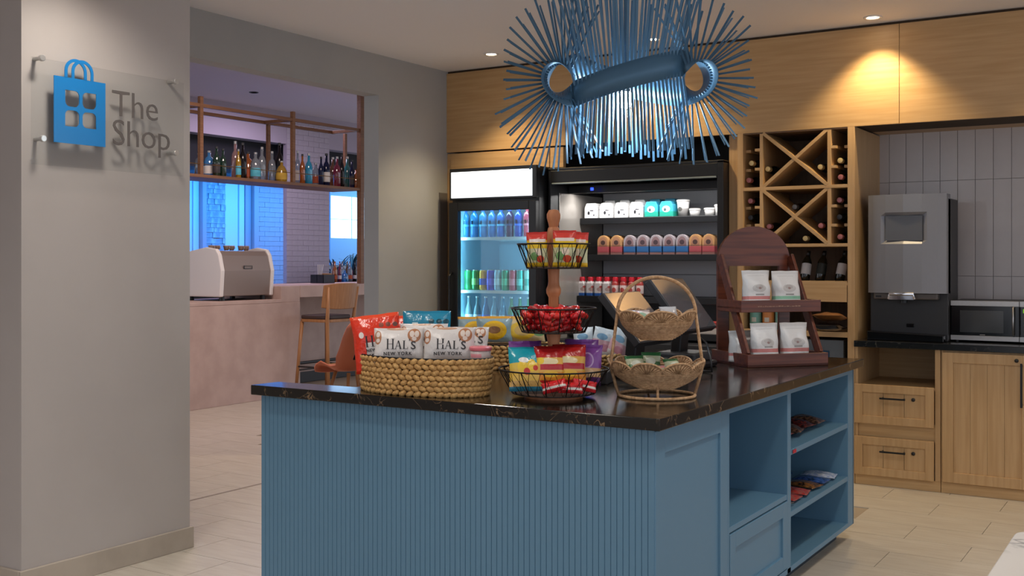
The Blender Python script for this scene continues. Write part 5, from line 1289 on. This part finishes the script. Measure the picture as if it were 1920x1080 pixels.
# ------------------------------------------------------------------ bar stool and terracotta chair
stl = thing('bar_stool', 'light oak bar stool with curved backrest and dark seat at the raised bar', 'bar stool', (-7.72, 8.66, 0), 0)
def leg(a, c, r0, r1): return MB().tube([a, c], [r0, r1], 10).build('leg', OAKCH, stl, smooth=True)
hs = .82
leg((-.22, -.24, 0), (-.17, -.19, hs-.03), .016, .020); leg((-.22, .24, 0), (-.17, .19, hs-.03), .016, .020)
for s in (-1, 1):
    MB().tube([(.24, s*.24, 0), (.19, s*.20, .55), (.19, s*.205, hs), (.23, s*.225, 1.15)], [.016, .020, .021, .015], 10).build('leg', OAKCH, stl, smooth=True)
MB().prism(rrect(-.21, .20, -.215, .215, .08), hs-.035, hs-.005, 'xy').build('seat_frame', OAKCH, stl, bevel=.004)
MB().prism(rrect(-.215, .19, -.21, .21, .09), hs-.005, hs+.035, 'xy').build('seat', mat('seat_dark', '#40302e', .6), stl, bevel=.012, seg=3)
k = 12; o_ = []; 
b = MB(); vs_ = []
for i in range(k+1):
    f = -1+2*i/k; y = .27*f; x = .255-.07*f*f
    for z, dx in ((.92, -.015), (1.19, .02)):
        zz = z+(.02*abs(f)**3 if z < 1 else -.02*abs(f)**3); vs_ += [(x+dx-.011, y, zz), (x+dx+.011, y, zz)]
fs = []
for i in range(k):
    a = 4*i; c = a+4
    fs += [(a, c, c+2, a+2), (a+1, a+3, c+3, c+1), (a+2, c+2, c+3, a+3), (a, a+1, c+1, c)]
fs += [(0, 2, 3, 1), (4*k, 4*k+1, 4*k+3, 4*k+2)]
b.add(vs_, fs).build('backrest', OAKCH, stl, bevel=.006)
for a, c in (((-.205, -.225, .28), (-.205, .225, .28)), ((.222, -.228, .36), (.222, .228, .36)), ((-.20, -.225, .32), (.22, -.23, .32)), ((-.20, .225, .32), (.22, .23, .32))):
    MB().tube([a, c], .009, 8).build('stretcher', OAKCH if a[0] > 0 else DKGREY, stl, smooth=True)

tcr = mat('terracotta_shell', '#b9694a', .5)
c0 = at(668, 712, d=9.2)
tc_ = thing('shell_chair', 'terracotta shell chair half hidden behind the oval basket', 'chair', (c0.x, c0.y, -.03), YAW-.85)
# profile in local x (seat front at -x), swept across y with upturned sides
prof = [(-.27, .50), (-.285, .525), (-.27, .548), (-.20, .545), (-.05, .515), (.04, .53), (.10, .60), (.14, .70), (.18, .80), (.215, .88), (.235, .92)]
vs_ = []; n_ = 10
for j in range(n_+1):
    f = -1+2*j/n_
    for i, (x, z) in enumerate(prof):
        wd = .23-.05*max(0, (i-6)/4)**2; vs_.append((x-.05*f*f*(1 if i > 5 else 0), wd*f, z+.05*f**4*(1 if 2 < i < 7 else .3)))
m_ = len(prof)
fs = [(j*m_+i, j*m_+i+1, (j+1)*m_+i+1, (j+1)*m_+i) for j in range(n_) for i in range(m_-1)]
shl = MB().add(vs_, fs).build('shell', tcr, tc_, smooth=True); shl.modifiers.new('thick', 'SOLIDIFY').thickness = .014
for sx, sy_ in ((-1, -1), (-1, 1), (1, -1), (1, 1)):
    MB().tube([(sx*.10-.03, sy_*.12, .515), (sx*.22-.03, sy_*.22, .03)], [.016, .012], 9).build('leg', OAKCH, tc_, smooth=True)
